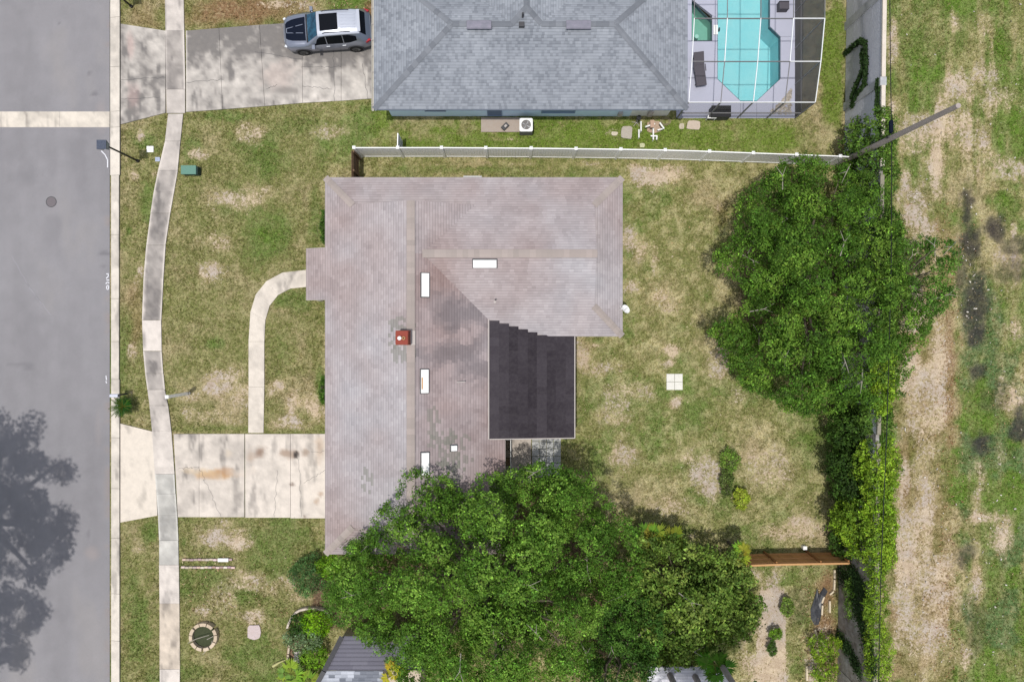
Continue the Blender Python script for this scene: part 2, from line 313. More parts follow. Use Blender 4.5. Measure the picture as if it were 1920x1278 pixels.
def ground_maps(x, y):
    u = x / K + 960; v = 639 - y / K
    n1 = fbm(x, y, .35, 4, 1); n2 = fbm(x, y, 1.1, 4, 9); n3 = fbm(x, y, 3.2, 3, 21)
    wob = (n2 - .5) * 1.3 + (n3 - .5) * .5
    S = soft(u, v, [(a, b, c * 1.12, d * 1.12, e) for a, b, c, d, e in SAND], wob, .7); G = .88 * soft(u, v, GREEN, wob * 1.15, .62); D = soft(u, v, [(a, b, c * 1.35, d * 1.15, min(1, e * 1.2)) for a, b, c, d, e in DARK], wob * 1.2, .5) * (.72 + .5 * n3); Mu = soft(u, v, MULCH, wob * .7, .6)
    back = sst(1080, 1130, u) * sst(300, 330, v) * sst(1600, 1560, u)
    field = sst(1640, 1670, u)
    front = sst(330, 340, u) * sst(620, 610, u)
    base = .38 + (n1 - .5) * 1.3 + (n2 - .5) * .5
    ns = fbm(x * 1.5, y * .28, .9, 4, 150); ns2 = fbm(x * 3.0, y * .4, 1.3, 3, 155)
    base = base + field * ((ns - .5) * 1.5 + (ns2 - .5) * .7); S = S + field * ((.5 - ns) * .8 + (.5 - ns2) * .5) * (S > .05)
    uw = u + (n2 - .5) * 90 + (n3 - .5) * 30; trk = sst(1672, 1692, uw) * sst(1806, 1786, uw) * sst(300, 520, v); base = base + .10 * back + .22 * field - .40 * trk + .14 * sst(1790, 1815, uw) * sst(500, 660, v) + .10 * front
    G = np.clip(np.maximum(base, G * (.75 + .5 * n2)) , 0, 1.1)
    S = np.clip(S * (1.0 + (n3 - .5) * 1.1) + .24 * back + .20 * field + .07 * front, 0, 1.3) * (1 - .8 * D)
    S = S * (1 - .25 * trk) + .12 * trk; Mu = np.maximum(Mu, trk * (.20 + 1.1 * (n2 - .42)))
    strip = poly_in(u + (n3 - .5) * 8, v + (n3 - .5) * 8, [(1427, 1103), (1462, 1103), (1466, 1150), (1474, 1160), (1474, 1290), (1418, 1290), (1422, 1140)])
    S = np.where(strip, 1.15 + (n2 - .5) * .6, S); G = np.where(strip, G * .3, G)
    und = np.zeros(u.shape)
    for cx, cy, rx, ry in ((930, 1060, 200, 130), (1160, 1160, 80, 90), (1300, 1120, 90, 90), (1500, 560, 120, 150), (1600, 900, 34, 190), (620, 1120, 40, 60)):  # dark litter under the crowns; along the hedge it also paints deep shade
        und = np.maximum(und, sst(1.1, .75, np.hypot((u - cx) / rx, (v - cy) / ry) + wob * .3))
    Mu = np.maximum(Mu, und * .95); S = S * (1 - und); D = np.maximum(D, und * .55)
    return u, v, G, S, np.clip(D, 0, 1), np.clip(Mu, 0, 1), n1, n2, n3
DRY = np.array(A(158, 147, 112)); OLV = np.array(A(128, 130, 80)); GRN = np.array(A(108, 126, 66)); LUSH = np.array(A(98, 126, 50))
BLU = np.array(A(92, 116, 76)); SND = np.array(A(214, 196, 170)); MUK = np.array(A(54, 50, 53)); MUL = np.array(A(134, 102, 78)); GRYS = np.array(A(196, 186, 178))
def mix3(a, b, t): return a * (1 - t[:, None]) + b * t[:, None]
def ground_col(x, y):
    u, v, G, S, D, Mu, n1, n2, n3 = ground_maps(x, y)
    c = np.tile(DRY, (len(x), 1))
    c = mix3(c, OLV, sst(.05, .45, G)); c = mix3(c, GRN, sst(.45, .8, G)); c = mix3(c, LUSH, sst(.8, 1.05, G))
    bl = sst(1790, 1810, u) * sst(.5, .62, fbm(x, y, .6, 3, 40)) * sst(350, 600, v)
    c = mix3(c, BLU, .75 * bl)
    fr = sst(620, 580, u)
    c = c * (1 - .09 * fr)[:, None]
    c = mix3(c, np.array(A(184, 164, 132)), .50 * sst(.20, .75, S))
    bk = sst(1080, 1130, u) * sst(300, 330, v) * sst(1600, 1560, u)
    sp = fbm(x, y, 2.4, 4, 310); sp2 = fbm(x, y, 4.5, 2, 317)
    c = mix3(c, np.array(A(198, 188, 146)), np.clip((.46 + .20 * bk - .24 * fr) * sst(.49, .60, sp) * (1.05 - .85 * np.clip(G, 0, 1)), 0, 1))
    c = mix3(c, np.array(A(92, 96, 50)), .38 * sst(.54, .66, sp2) * (1 - .5 * S.clip(0, 1)))
    nb = sst(300, 285, v) * sst(690, 720, u) * sst(1600, 1580, u)          # neighbour's watered lawn
    c = mix3(c, np.array(A(108, 130, 44)), .6 * nb * sst(.3, .8, G))
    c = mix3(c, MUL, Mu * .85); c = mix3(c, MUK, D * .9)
    return c, S, D, Mu, G

def build_ground():
    fx = np.arange(-30, 30.01, .12); fy = np.arange(-20.4, 20.41, .12)
    ox = np.array([-400, -220, -120, -70, -45, -34]); oy = np.array([-400, -220, -120, -70, -40, -26])
    X = np.concatenate([ox, fx, -ox[::-1]]); Y = np.concatenate([oy, fy, -oy[::-1]])
    nx, ny = len(X), len(Y)
    gx, gy = np.meshgrid(X, Y, indexing='ij'); x = gx.ravel(); y = gy.ravel()
    c, S, D, Mu, G = ground_col(x, y)
    pool = (x > 10.1) & (x < 15.7) & (y > 13.3) & (y < 22)         # excavation for pool
    z = (fbm(x, y, .5, 3, 60) - .5) * .05 - .02 + .03 * (fbm(x, y, 4, 2, 66) - .5)
    z[pool] = -2.2
    co = np.stack([x, y, z], 1).astype(np.float32)
    i = np.arange(nx - 1)[:, None] * ny + np.arange(ny - 1)[None, :]
    q = np.stack([i, i + ny, i + ny + 1, i + 1], -1).reshape(-1, 4)
    me = bpy.data.meshes.new('ground'); me.vertices.add(len(co)); me.vertices.foreach_set('co', co.ravel())
    me.loops.add(q.size); me.loops.foreach_set('vertex_index', q.ravel().astype(np.int32))
    me.polygons.add(len(q)); me.polygons.foreach_set('loop_start', (np.arange(len(q)) * 4).astype(np.int32)); me.polygons.foreach_set('loop_total', np.full(len(q), 4, np.int32))
    me.update(calc_edges=True)
    a = me.attributes.new('tint', 'FLOAT_COLOR', 'POINT'); a.data.foreach_set('color', np.concatenate([c, np.ones((len(c), 1))], 1).astype(np.float32).ravel())
    a = me.attributes.new('soilmask', 'FLOAT_COLOR', 'POINT'); a.data.foreach_set('color', np.stack([S, D, np.clip(G, 0, 1), np.ones_like(S)], 1).astype(np.float32).ravel())
    m = bpy.data.materials.new('turf_and_soil'); m.use_nodes = True; nt = m.node_tree; N = nt.nodes; L = nt.links
    b = N['Principled BSDF']; b.inputs['Roughness'].default_value = .98; b.inputs['Specular IOR Level'].default_value = .1
    geo = N.new('ShaderNodeNewGeometry'); t = N.new('ShaderNodeAttribute'); t.attribute_name = 'tint'; sm = N.new('ShaderNodeAttribute'); sm.attribute_name = 'soilmask'
    sep = N.new('ShaderNodeSeparateColor'); L.new(sm.outputs['Color'], sep.inputs[0])
    def noise(sc_, det=4, r=.6):
        n = N.new('ShaderNodeTexNoise'); n.inputs['Scale'].default_value = sc_; n.inputs['Detail'].default_value = det; n.inputs['Roughness'].default_value = r
        L.new(geo.outputs['Position'], n.inputs['Vector']); return n.outputs[0]
    def math_(op, a_, b_):
        n = N.new('ShaderNodeMath'); n.operation = op
        for k, q_ in enumerate((a_, b_)):
            if isinstance(q_, (int, float)): n.inputs[k].default_value = q_
            else: L.new(q_, n.inputs[k])
        return n.outputs[0]
    def mr(v_, a0, a1, b0, b1):
        n = N.new('ShaderNodeMapRange'); n.inputs[1].default_value = a0; n.inputs[2].default_value = a1; n.inputs[3].default_value = b0; n.inputs[4].default_value = b1; L.new(v_, n.inputs[0]); return n.outputs[0]
    def mixc(f, a_, b_, mode='MIX'):
        n = N.new('ShaderNodeMix'); n.data_type = 'RGBA'; n.blend_type = mode
        if isinstance(f, (int, float)): n.inputs[0].default_value = f
        else: L.new(f, n.inputs[0])
        for k, q_ in ((6, a_), (7, b_)):
            if isinstance(q_, tuple): n.inputs[k].default_value = (*q_, 1)
            else: L.new(q_, n.inputs[k])
        return n.outputs[2]
    fine = noise(11, 5, .75)
    cur = mixc(1, t.outputs['Color'], mr(fine, .34, .66, .5, 1.5), 'MULTIPLY')
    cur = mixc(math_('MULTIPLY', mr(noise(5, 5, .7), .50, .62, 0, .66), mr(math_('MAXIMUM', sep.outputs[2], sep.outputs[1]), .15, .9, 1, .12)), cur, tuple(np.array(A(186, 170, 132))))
    thr = math_('ADD', sep.outputs[0], math_('MULTIPLY', math_('SUBTRACT', noise(5.5, 7, .8), .5), 3.8))
    sandf = mr(thr, .66, .84, 0, .95)
    scol = mixc(mr(noise(.5, 2), .4, .6, 0, 1), tuple(SND), tuple(GRYS)); scol = mixc(mr(noise(1.6, 4, .7), .45, .6, 0, .5), scol, tuple(np.array(A(172, 150, 132))))
    scol = mixc(mr(noise(12, 4, .7), .42, .66, 0, .6), scol, tuple(np.array(A(160, 138, 112))))
    scol = mixc(sep.outputs[1], scol, tuple(MUK))
    cur = mixc(sandf, cur, scol)
    L.new(cur, b.inputs['Base Color'])
    bp = N.new('ShaderNodeBump'); bp.inputs['Strength'].default_value = .7; bp.inputs['Distance'].default_value = .04; L.new(noise(14, 4, .7), bp.inputs['Height']); L.new(bp.outputs[0], b.inputs['Normal'])
    me.materials.append(m); o = bpy.data.objects.new('ground', me); C.objects.link(o); tobj(o, 'lawns, bare sandy patches and scrubby field soil', None, None, 'structure')
build_ground()

# ------------------------------------------------------------------ paving
SIDE = [(-20,309,345),(0,310,345),(58,311,346),(168,312,348),(213,313,348),(214,316,344),(265,310,339),(320,297,334),(360,289,327),(400,283,320),(460,275,311),(520,270,307),(600,267,303),(658,269,304),(700,273,307),(730,277,310),(760,281,316),(808,286,322),(888,291,328),(925,294,330),(965,297,333),(1012,299,335),(1058,299,336),(1130,300,337),(1253,300,338),(1300,300,338)]
DRV1 = [(348,58),(410,54),(480,47),(560,42),(640,36),(712,30),(712,184),(640,190),(565,194),(498,200),(418,206),(349,211)]
NOGRASS = [[(-400,-400),(206,-400),(206,1700),(-400,1700)],[(204,-60),(226,-60),(226,1300),(204,1300)],[(s[1]+1.0,s[0]) for s in SIDE]+[(s[2]-1.0,s[0]) for s in SIDE[::-1]],
 [(226,46),(240,43),(262,52),(312,58),(312,213),(262,228),(229,236),(226,236)], DRV1, [(226,793),(290,809),(297,966),(226,979)], [(327,812),(640,812),(640,970),(333,970)],
 [(640,350),(1130,350),(1130,620),(1050,640),(1050,806),(1046,870),(990,900),(900,1010),(640,1010)], [(730,-50),(1300,-50),(1300,217),(730,217)], [(1280,-60),(1490,-60),(1490,222),(1280,222)],
 [(574,506),(530,512),(500,528),(480,552),(470,585),(466,620),(466,811),(494,811),(496,640),(498,600),(506,573),(522,553),(545,541),(574,538)], [(903,220),(975,220),(975,248),(903,248)],[(1249,700),(1280,700),(1280,731),(1249,731)],
 [(1590,-50),(1600,-50),(1588,1300),(1575,1300)]]
def nograss(u, v):
    r = np.zeros(u.shape, bool)
    for p in NOGRASS: r |= poly_in(u, v, p)
    return r
STAINS = [ # px,py,rx,ry,(colour),strength
 (400,890,46,9,(190,150,100),.75),(425,883,20,8,(176,130,80),.6),(370,884,30,8,(215,190,150),.4),(487,848,14,13,(132,104,84),.85),(470,855,10,22,(168,140,115),.5),(540,850,16,10,(150,125,105),.75),(556,852,5,6,(50,42,40),1.),(572,848,9,9,(140,115,95),.7),
 (548,908,6,4,(110,90,78),.8),(600,840,12,30,(195,172,150),.6),(593,940,6,8,(170,140,110),.6),(572,968,5,4,(120,95,80),.7),(602,925,6,5,(160,125,95),.6),(455,885,26,8,(215,205,195),.6),(430,850,10,10,(215,200,180),.5),
 (245,85,9,26,(205,175,168),.5),(250,180,14,30,(195,165,160),.4),(520,145,40,30,(190,168,160),.4),(535,170,28,9,(120,115,112),.7),
 (485,990,10,10,(150,130,110),.5)]
def conc_col(x, y, tone):
    u = x / K + 960; v = 639 - y / K
    c = np.tile(np.array(A(232, 224, 215)), (len(x), 1)); g = np.array(A(122, 118, 116))
    n = fbm(x, y, .8, 4, 71); n2 = fbm(x, y, 3.0, 4, 77)
    t = (1 - tone) * 1.45 + (n - .5) * .6 + (n2 - .5) * .6 + .45 * sst(.56, .75, fbm(x * 2.2, y * .6, 1.1, 4, 333))
    mild = np.zeros(len(x))
    if True:
        d1 = sst(348, 352, u) * sst(230, 215, v)       # mildew on the far driveway, worst along its north side
        mild = np.maximum(mild, d1 * (.30 + .85 * sst(150, 70, v + (n - .5) * 120)))
        a1 = (u > 226) & (u < 312) & (v < 240); mild = np.where(a1, .48 + .3 * (n - .5), mild)
    t = np.clip(t + mild * (.75 + .9 * (n2 - .3)), 0, 1)
    c = mix3(c, g, t)
    for px, py, rx, ry, col, s in STAINS:
        d = np.sqrt(((u - px) / rx) ** 2 + ((v - py) / ry) ** 2) + (n2 - .5) * 1.2 + (n - .5) * .6
        c = mix3(c, np.array(A(*col)), s * sst(1.25, .35, d))
    return c
def slab(parent, q, tone=.9, z=.045, th=.12, gap=.012, rgb=(1, 1, 1), name='slab', step=.11, zf=None):
    """q: four photograph-space corners on the ground (clockwise from upper left)."""
    a, b, c, d = [np.array(P(*p)[:2]) for p in q]
    cen = (a + b + c + d) / 4
    a, b, c, d = [p + (cen - p) / (np.linalg.norm(cen - p) + 1e-9) * gap * 1.4 for p in (a, b, c, d)]
    nu = max(1, int(np.linalg.norm(b - a) / step)); nv = max(1, int(np.linalg.norm(d - a) / step))
    s, t = np.meshgrid(np.linspace(0, 1, nu + 1), np.linspace(0, 1, nv + 1), indexing='ij'); s = s.ravel()[:, None]; t = t.ravel()[:, None]
    p = a * (1 - s) * (1 - t) + b * s * (1 - t) + c * s * t + d * (1 - s) * t
    zz = np.full(len(p), z) if zf is None else zf(p[:, 0], p[:, 1])
    W = nv + 1
    verts = [(p[i, 0], p[i, 1], zz[i]) for i in range(len(p))]
    faces = [(i * W + j, i * W + j + 1, (i + 1) * W + j + 1, (i + 1) * W + j) for i in range(nu) for j in range(nv)]
    tt = tone
    if name == 'slab' and parent.name.startswith('sidewalk') and tone < .7: e_ = np.minimum(s, 1 - s).ravel(); tt = tone + (1.0 - tone) * sst(.13, .02, e_ + .03 * (fbm(p[:, 0], p[:, 1], 4, 2, 81) - .5) * 2)
    col = conc_col(p[:, 0], p[:, 1], tt) * np.array(rgb)
    ring = [i * W for i in range(nu + 1)] + [nu * W + j for j in range(1, W)] + [i * W + nv for i in range(nu - 1, -1, -1)] + [j for j in range(nv - 1, 0, -1)]
    n0 = len(verts); verts += [(verts[i][0], verts[i][1], verts[i][2] - th) for i in ring]
    k = len(ring); faces2 = [(ring[i], ring[(i + 1) % k], n0 + (i + 1) % k, n0 + i) for i in range(k)]
    off = wloc(parent)
    me = bpy.data.meshes.new(name); me.from_pydata([(x - off[0], y - off[1], z_ - off[2]) for x, y, z_ in verts], [], faces + faces2)
    at = me.attributes.new('tint', 'FLOAT_COLOR', 'POINT'); ar = np.ones((len(verts), 4), np.float32); ar[:n0, :3] = col; ar[n0:, :3] = np.array(A(120, 112, 104)); at.data.foreach_set('color', ar.ravel())
    me.materials.append(M['concrete']); o = bpy.data.objects.new(name, me); C.objects.link(o); o.parent = parent
    return o
def ribbon(mb, pts, w_, z, col=(1, 1, 1)):
    pp = [P(*p) for p in pts]
    for i in range(len(pp) - 1):
        d = (pp[i + 1] - pp[i]); d.z = 0
        if d.length < 1e-6: continue
        n_ = Vector((-d.y, d.x, 0)).normalized() * w_ / 2
        e = d.normalized() * .004
        mb.add([(pp[i].x - n_.x, pp[i].y - n_.y, z), (pp[i + 1].x - n_.x + e.x, pp[i + 1].y - n_.y + e.y, z), (pp[i + 1].x + n_.x + e.x, pp[i + 1].y + n_.y + e.y, z), (pp[i].x + n_.x, pp[i].y + n_.y, z)], [(0, 1, 2, 3)], col)
def wob_line(a, b, n=10, amp=2.0, seed=0):
    r = random.Random(seed); out = []
    for i in range(n + 1):
        t = i / n; out.append((a[0] + (b[0] - a[0]) * t + (r.uniform(-amp, amp) if 0 < i < n else 0), a[1] + (b[1] - a[1]) * t + (r.uniform(-amp, amp) if 0 < i < n else 0)))
    return out

# road sheet, gutters
def build_road():
    X = np.concatenate([[P(-1000, 0).x, -45, -36], np.arange(-30.5, P(206, 0).x, .14), [P(206, 0).x]]); Y = np.concatenate([[-80, -50, -30], np.arange(-20.5, 20.6, .14), [30, 50, 80]])
    gx, gy = np.meshgrid(X, Y, indexing='ij'); x = gx.ravel(); y = gy.ravel(); u = x / K + 960; v = 639 - y / K
    c = np.tile(np.array(A(142, 140, 143)), (len(x), 1)); n1 = fbm(x, y * .35, .5, 4, 201); n2 = fbm(x, y, 1.6, 4, 205); n3 = fbm(x * 2, y * .25, 1.2, 3, 209)
    c *= (1 + (n1 - .5) * .34 + (n2 - .5) * .26 + (n3 - .5) * .16)[:, None]
    c = mix3(c, np.array(A(158, 152, 146)), .35 * sst(.55, .75, n1))
    c = mix3(c, np.array(A(150, 132, 118)), .5 * sst(190, 205, u) * sst(.45, .7, n2))
    for px, py, rx, ry, k_ in [(196, 475, 12, 4, .6), (193, 500, 5, 3, .4), (40, 683, 26, 5, .35), (52, 690, 12, 5, .3), (178, 176, 6, 4, .6), (168, 138, 4, 4, .5), (112, 44, 3, 4, .5), (130, 218, 3, 3, .5), (165, 1000, 3, 9, .5), (96, 430, 16, 60, .12), (60, 640, 30, 90, .10), (150, 300, 18, 70, .14), (60, 330, 40, 20, .12)]:
        d = np.hypot((u - px) / rx, (v - py) / ry) + (n2 - .5) * 1.2; c = mix3(c, np.array(A(78, 76, 82)), k_ * sst(1.3, .4, d))
    for px, py, rx, ry, k_ in [(172, 1038, 14, 14, .4), (190, 215, 10, 30, .3), (185, 800, 6, 40, .2)]:
        d = np.hypot((u - px) / rx, (v - py) / ry) + (n2 - .5); c = mix3(c, np.array(A(172, 156, 148)), k_ * sst(1.3, .3, d))
    ny = len(Y); i = np.arange(len(X) - 1)[:, None] * ny + np.arange(ny - 1)[None, :]; q = np.stack([i, i + ny, i + ny + 1, i + 1], -1).reshape(-1, 4)
    me = bpy.data.meshes.new('road'); me.from_pydata(np.stack([x, y, np.full(len(x), .012)], 1).tolist(), [], q.tolist())
    at = me.attributes.new('tint', 'FLOAT_COLOR', 'POINT'); at.data.foreach_set('color', np.concatenate([c, np.ones((len(c), 1))], 1).astype(np.float32).ravel())
    me.materials.append(mat('asphalt_wearing', (1, 1, 1), .92, tint=True, n1=(38, .42, A(108, 106, 112)), n2=(95, .45, A(172, 170, 174)), bump=.6, bscale=70, spec=.15))
    o = bpy.data.objects.new('road', me); C.objects.link(o); o['kind'] = 'structure'
    return o
road = build_road()
cr = MB()
for k_, (a, b) in enumerate([((22, 480), (60, 545)), ((60, 545), (96, 590)), ((50, 530), (78, 572)), ((0, 1180), (60, 1200))]): ribbon(cr, wob_line(a, b, 14, 1.2, 300 + k_), .014, .0165)
cr.build('crack_sealant', mat('crack_filler', A(172, 170, 178), .9), road, kind='stuff')
soilroot = empty('kerb', P(215, 639), kind='structure')
ky = [-40, 33, 126, 209, 239, 329, 440, 560, 640, 711, 820, 915, 1008, 1112, 1200, 1300]
def kerb_z(x, y):      # shallow rolled gutter: dips at the lip, rises towards the grass
    t = (x - P(206, 0).x) / (P(226, 0).x - P(206, 0).x); return .022 + .075 * t ** 1.5 - .012 * np.exp(-((t - .35) / .2) ** 2)
for i in range(len(ky) - 1):
    xa = 207 if ky[i] < 300 else 205.5; xb = 226 if ky[i] < 250 else (224.5 if ky[i] < 700 else 225.5)
    slab(soilroot, [(xa, ky[i]), (xb, ky[i]), (xb, ky[i + 1]), (xa, ky[i + 1])], tone=random.uniform(.86, .98), gap=.006, name='kerb_stone', zf=kerb_z, step=.09, rgb=(1, .99, .96))
cg = empty('valley_gutter', P(100, 224), kind='structure')
for a, b in ((-330, -220), (-218, -108), (-107, 3), (3, 112), (112, 206)):
    slab(cg, [(a, 209.5), (b, 209.5), (b, 239), (a, 239)], tone=.9, gap=.004, z=.02, rgb=(1, .98, .93))
sw = empty('sidewalk', P(300, 639), kind='structure')
tones = {-20: .45, 0: .7, 58: .42, 168: .72, 213: .72, 214: .7, 265: .66, 320: .5, 360: .48, 400: .44, 460: .4, 520: .36, 600: .98, 658: .42, 700: .46, 730: .72, 760: .76, 808: .82, 888: .62, 925: .64, 965: .60, 1012: .80, 1058: .96, 1130: .82, 1253: 1.02}
for i in range(len(SIDE) - 1):
    y0, l0, r0 = SIDE[i]; y1, l1, r1 = SIDE[i + 1]
    if y1 - y0 < 3: continue
    rgb = (1, .93, .84) if y0 == 1130 else ((.93, .98, 1.) if y0 in (888, 925, 965, 1012) else (1, .985, .99))
    nz = .010 if (i % 3 == 0 or y0 in (600, 658, 1253)) else .002
    slab(sw, [(l0, y0), (r0, y0), (r1, y1), (l1, y1)], tone=.10 + .88 * tones.get(y0, .6), rgb=rgb, gap=nz, z=.052 + random.uniform(-.004, .004))
dw = empty('driveway', P(520, 120), kind='structure')
def split(a, b, n): return [(a[0] + (b[0] - a[0]) * i / n, a[1] + (b[1] - a[1]) * i / n) for i in range(n + 1)]
slab(dw, [(227, 45), (311, 58), (311, 212.5), (227, 234)], tone=.93, z=.044, name='slab')
tops = [(349, 58), (411, 53), (487, 47), (566, 42), (640, 36), (720, 30)]; bots = [(349.5, 211), (418, 206), (497, 200), (568, 194), (640, 190), (722, 184)]
for i in range(5):
    slab(dw, [tops[i], tops[i + 1], bots[i + 1], bots[i]], tone=.89, gap=.014)
cr = MB()
for k, (a, b) in enumerate([((478, 98), (568, 112)), ((568, 162), (622, 168)), ((625, 95), (628, 190)), ((500, 168), (520, 160)), ((680, 120), (690, 186)), ((228, 150), (311, 146)), ((228, 186), (300, 183)), ((565, 127), (640, 126)), ((350, 155), (420, 150))]):
    ribbon(cr, wob_line(a, b, 12, 1.6, k), .018, .0475)
cr.build('crack', M['dark'], dw, kind='stuff')
dw2 = empty('driveway', P(430, 890), kind='structure')
slab(dw2, [(226.5, 793), (289, 808.5), (296, 966), (226.5, 979)], tone=1.04, z=.05, rgb=(1, .97, .92))
for q, tn in (([(326, 812.5), (374, 812.5), (374, 969), (334, 969)], .80), ([(374, 812.5), (459, 812.5), (459, 969), (374, 969)], .84), ([(460, 812.5), (545, 812.5), (545, 970), (460, 970)], .92), ([(545, 812.5), (650, 812.5), (650, 971), (545, 971)], .99)):
    slab(dw2, q, tone=tn, gap=.014 if q[0][0] in (326, 460) else .012, rgb=(1, .975, .95))
cr = MB()
for k, (a, b) in enumerate([((335, 878), (374, 874)), ((374, 874), (386, 905)), ((386, 905), (415, 968)), ((560, 860), (566, 968)), ((520, 880), (515, 968)), ((610, 880), (570, 905)), ((583, 846), (650, 846))]):
    ribbon(cr, wob_line(a, b, 12, 2.2, k + 50), .014, .0475)
cr.build('crack', M['dark'], dw2, kind='stuff')
ww = empty('walkway', P(480, 660), kind='structure')
OUT = [(600,506),(574,506),(530,511),(500,527),(480,552),(470,585),(466.5,640),(466.5,725),(466,811)]; INN = [(600,538),(574,538),(545,541),(522,553),(506,573),(498,600),(496,640),(496,725),(494.5,811)]
for i in range(len(OUT) - 1):
    slab(ww, [OUT[i], INN[i], INN[i + 1], OUT[i + 1]], tone=.90, gap=.002 if i not in (6,) else .006, rgb=(1, .98, .94), step=.13)

# ------------------------------------------------------------------ grass blades (nobody could count them)
def build_grass():
    n = 230000
    x = rng.uniform(-29.6, 29.6, n); y = rng.uniform(-19.8, 19.8, n)
    c, S, D, Mu, G = ground_col(x, y)
    u = x / K + 960; v = 639 - y / K
    s = S + (fbm(x, y, 2.6, 4, 5) - .5) * 1.2
    keep = (~nograss(u, v)) & (rng.random(n) < np.clip(1.05 - sst(.4, .75, s) * .93 - D * .9 - Mu * .6, 0.03, 1)) & (u > 226)
    x, y, c, G = x[keep], y[keep], c[keep], G[keep]; n = len(x)
    V = []; CC = []
    for k in range(3):
        az = rng.uniform(0, 2 * np.pi, n); ln = rng.uniform(.05, .12, n) * (.7 + .5 * G); wd = rng.uniform(.012, .026, n); tl = rng.uniform(.35, 1.25, n)
        ox = x + rng.normal(0, .03, n); oy = y + rng.normal(0, .03, n)
        dx, dy = np.cos(az), np.sin(az)
        a = np.stack([ox - dy * wd, oy + dx * wd, np.full(n, -.03)], 1); b = np.stack([ox + dy * wd, oy - dx * wd, np.full(n, -.03)], 1)
        t = np.stack([ox + dx * ln * np.sin(tl), oy + dy * ln * np.sin(tl), ln * np.cos(tl)], 1)
        V.append(np.stack([a, b, t], 1)); f = rng.uniform(.7, 1.7, n)[:, None] * np.array([1.0, 1.02, .9])
        pale = (rng.random(n) < .16)[:, None]; CC.append(np.where(pale, np.array(A(190, 178, 128)) * rng.uniform(.7, 1.1, n)[:, None], c * f))
    V = np.concatenate(V).reshape(-1, 3).astype(np.float32); CC = np.clip(np.concatenate(CC), 0, .8); m_ = len(V) // 3
    me = bpy.data.meshes.new('grass'); me.vertices.add(len(V)); me.vertices.foreach_set('co', V.ravel())
    me.loops.add(len(V)); me.loops.foreach_set('vertex_index', np.arange(len(V), dtype=np.int32)); me.polygons.add(m_)
    me.polygons.foreach_set('loop_start', (np.arange(m_) * 3).astype(np.int32)); me.polygons.foreach_set('loop_total', np.full(m_, 3, np.int32)); me.update(calc_edges=True)
    a = me.attributes.new('tint', 'FLOAT_COLOR', 'FACE'); a.data.foreach_set('color', np.concatenate([CC, np.ones((m_, 1))], 1).astype(np.float32).ravel())
    me.materials.append(M['grass']); o = bpy.data.objects.new('grass', me); C.objects.link(o); tobj(o, 'short patchy grass on the lawns and field', 'grass', None, 'stuff')
build_grass()

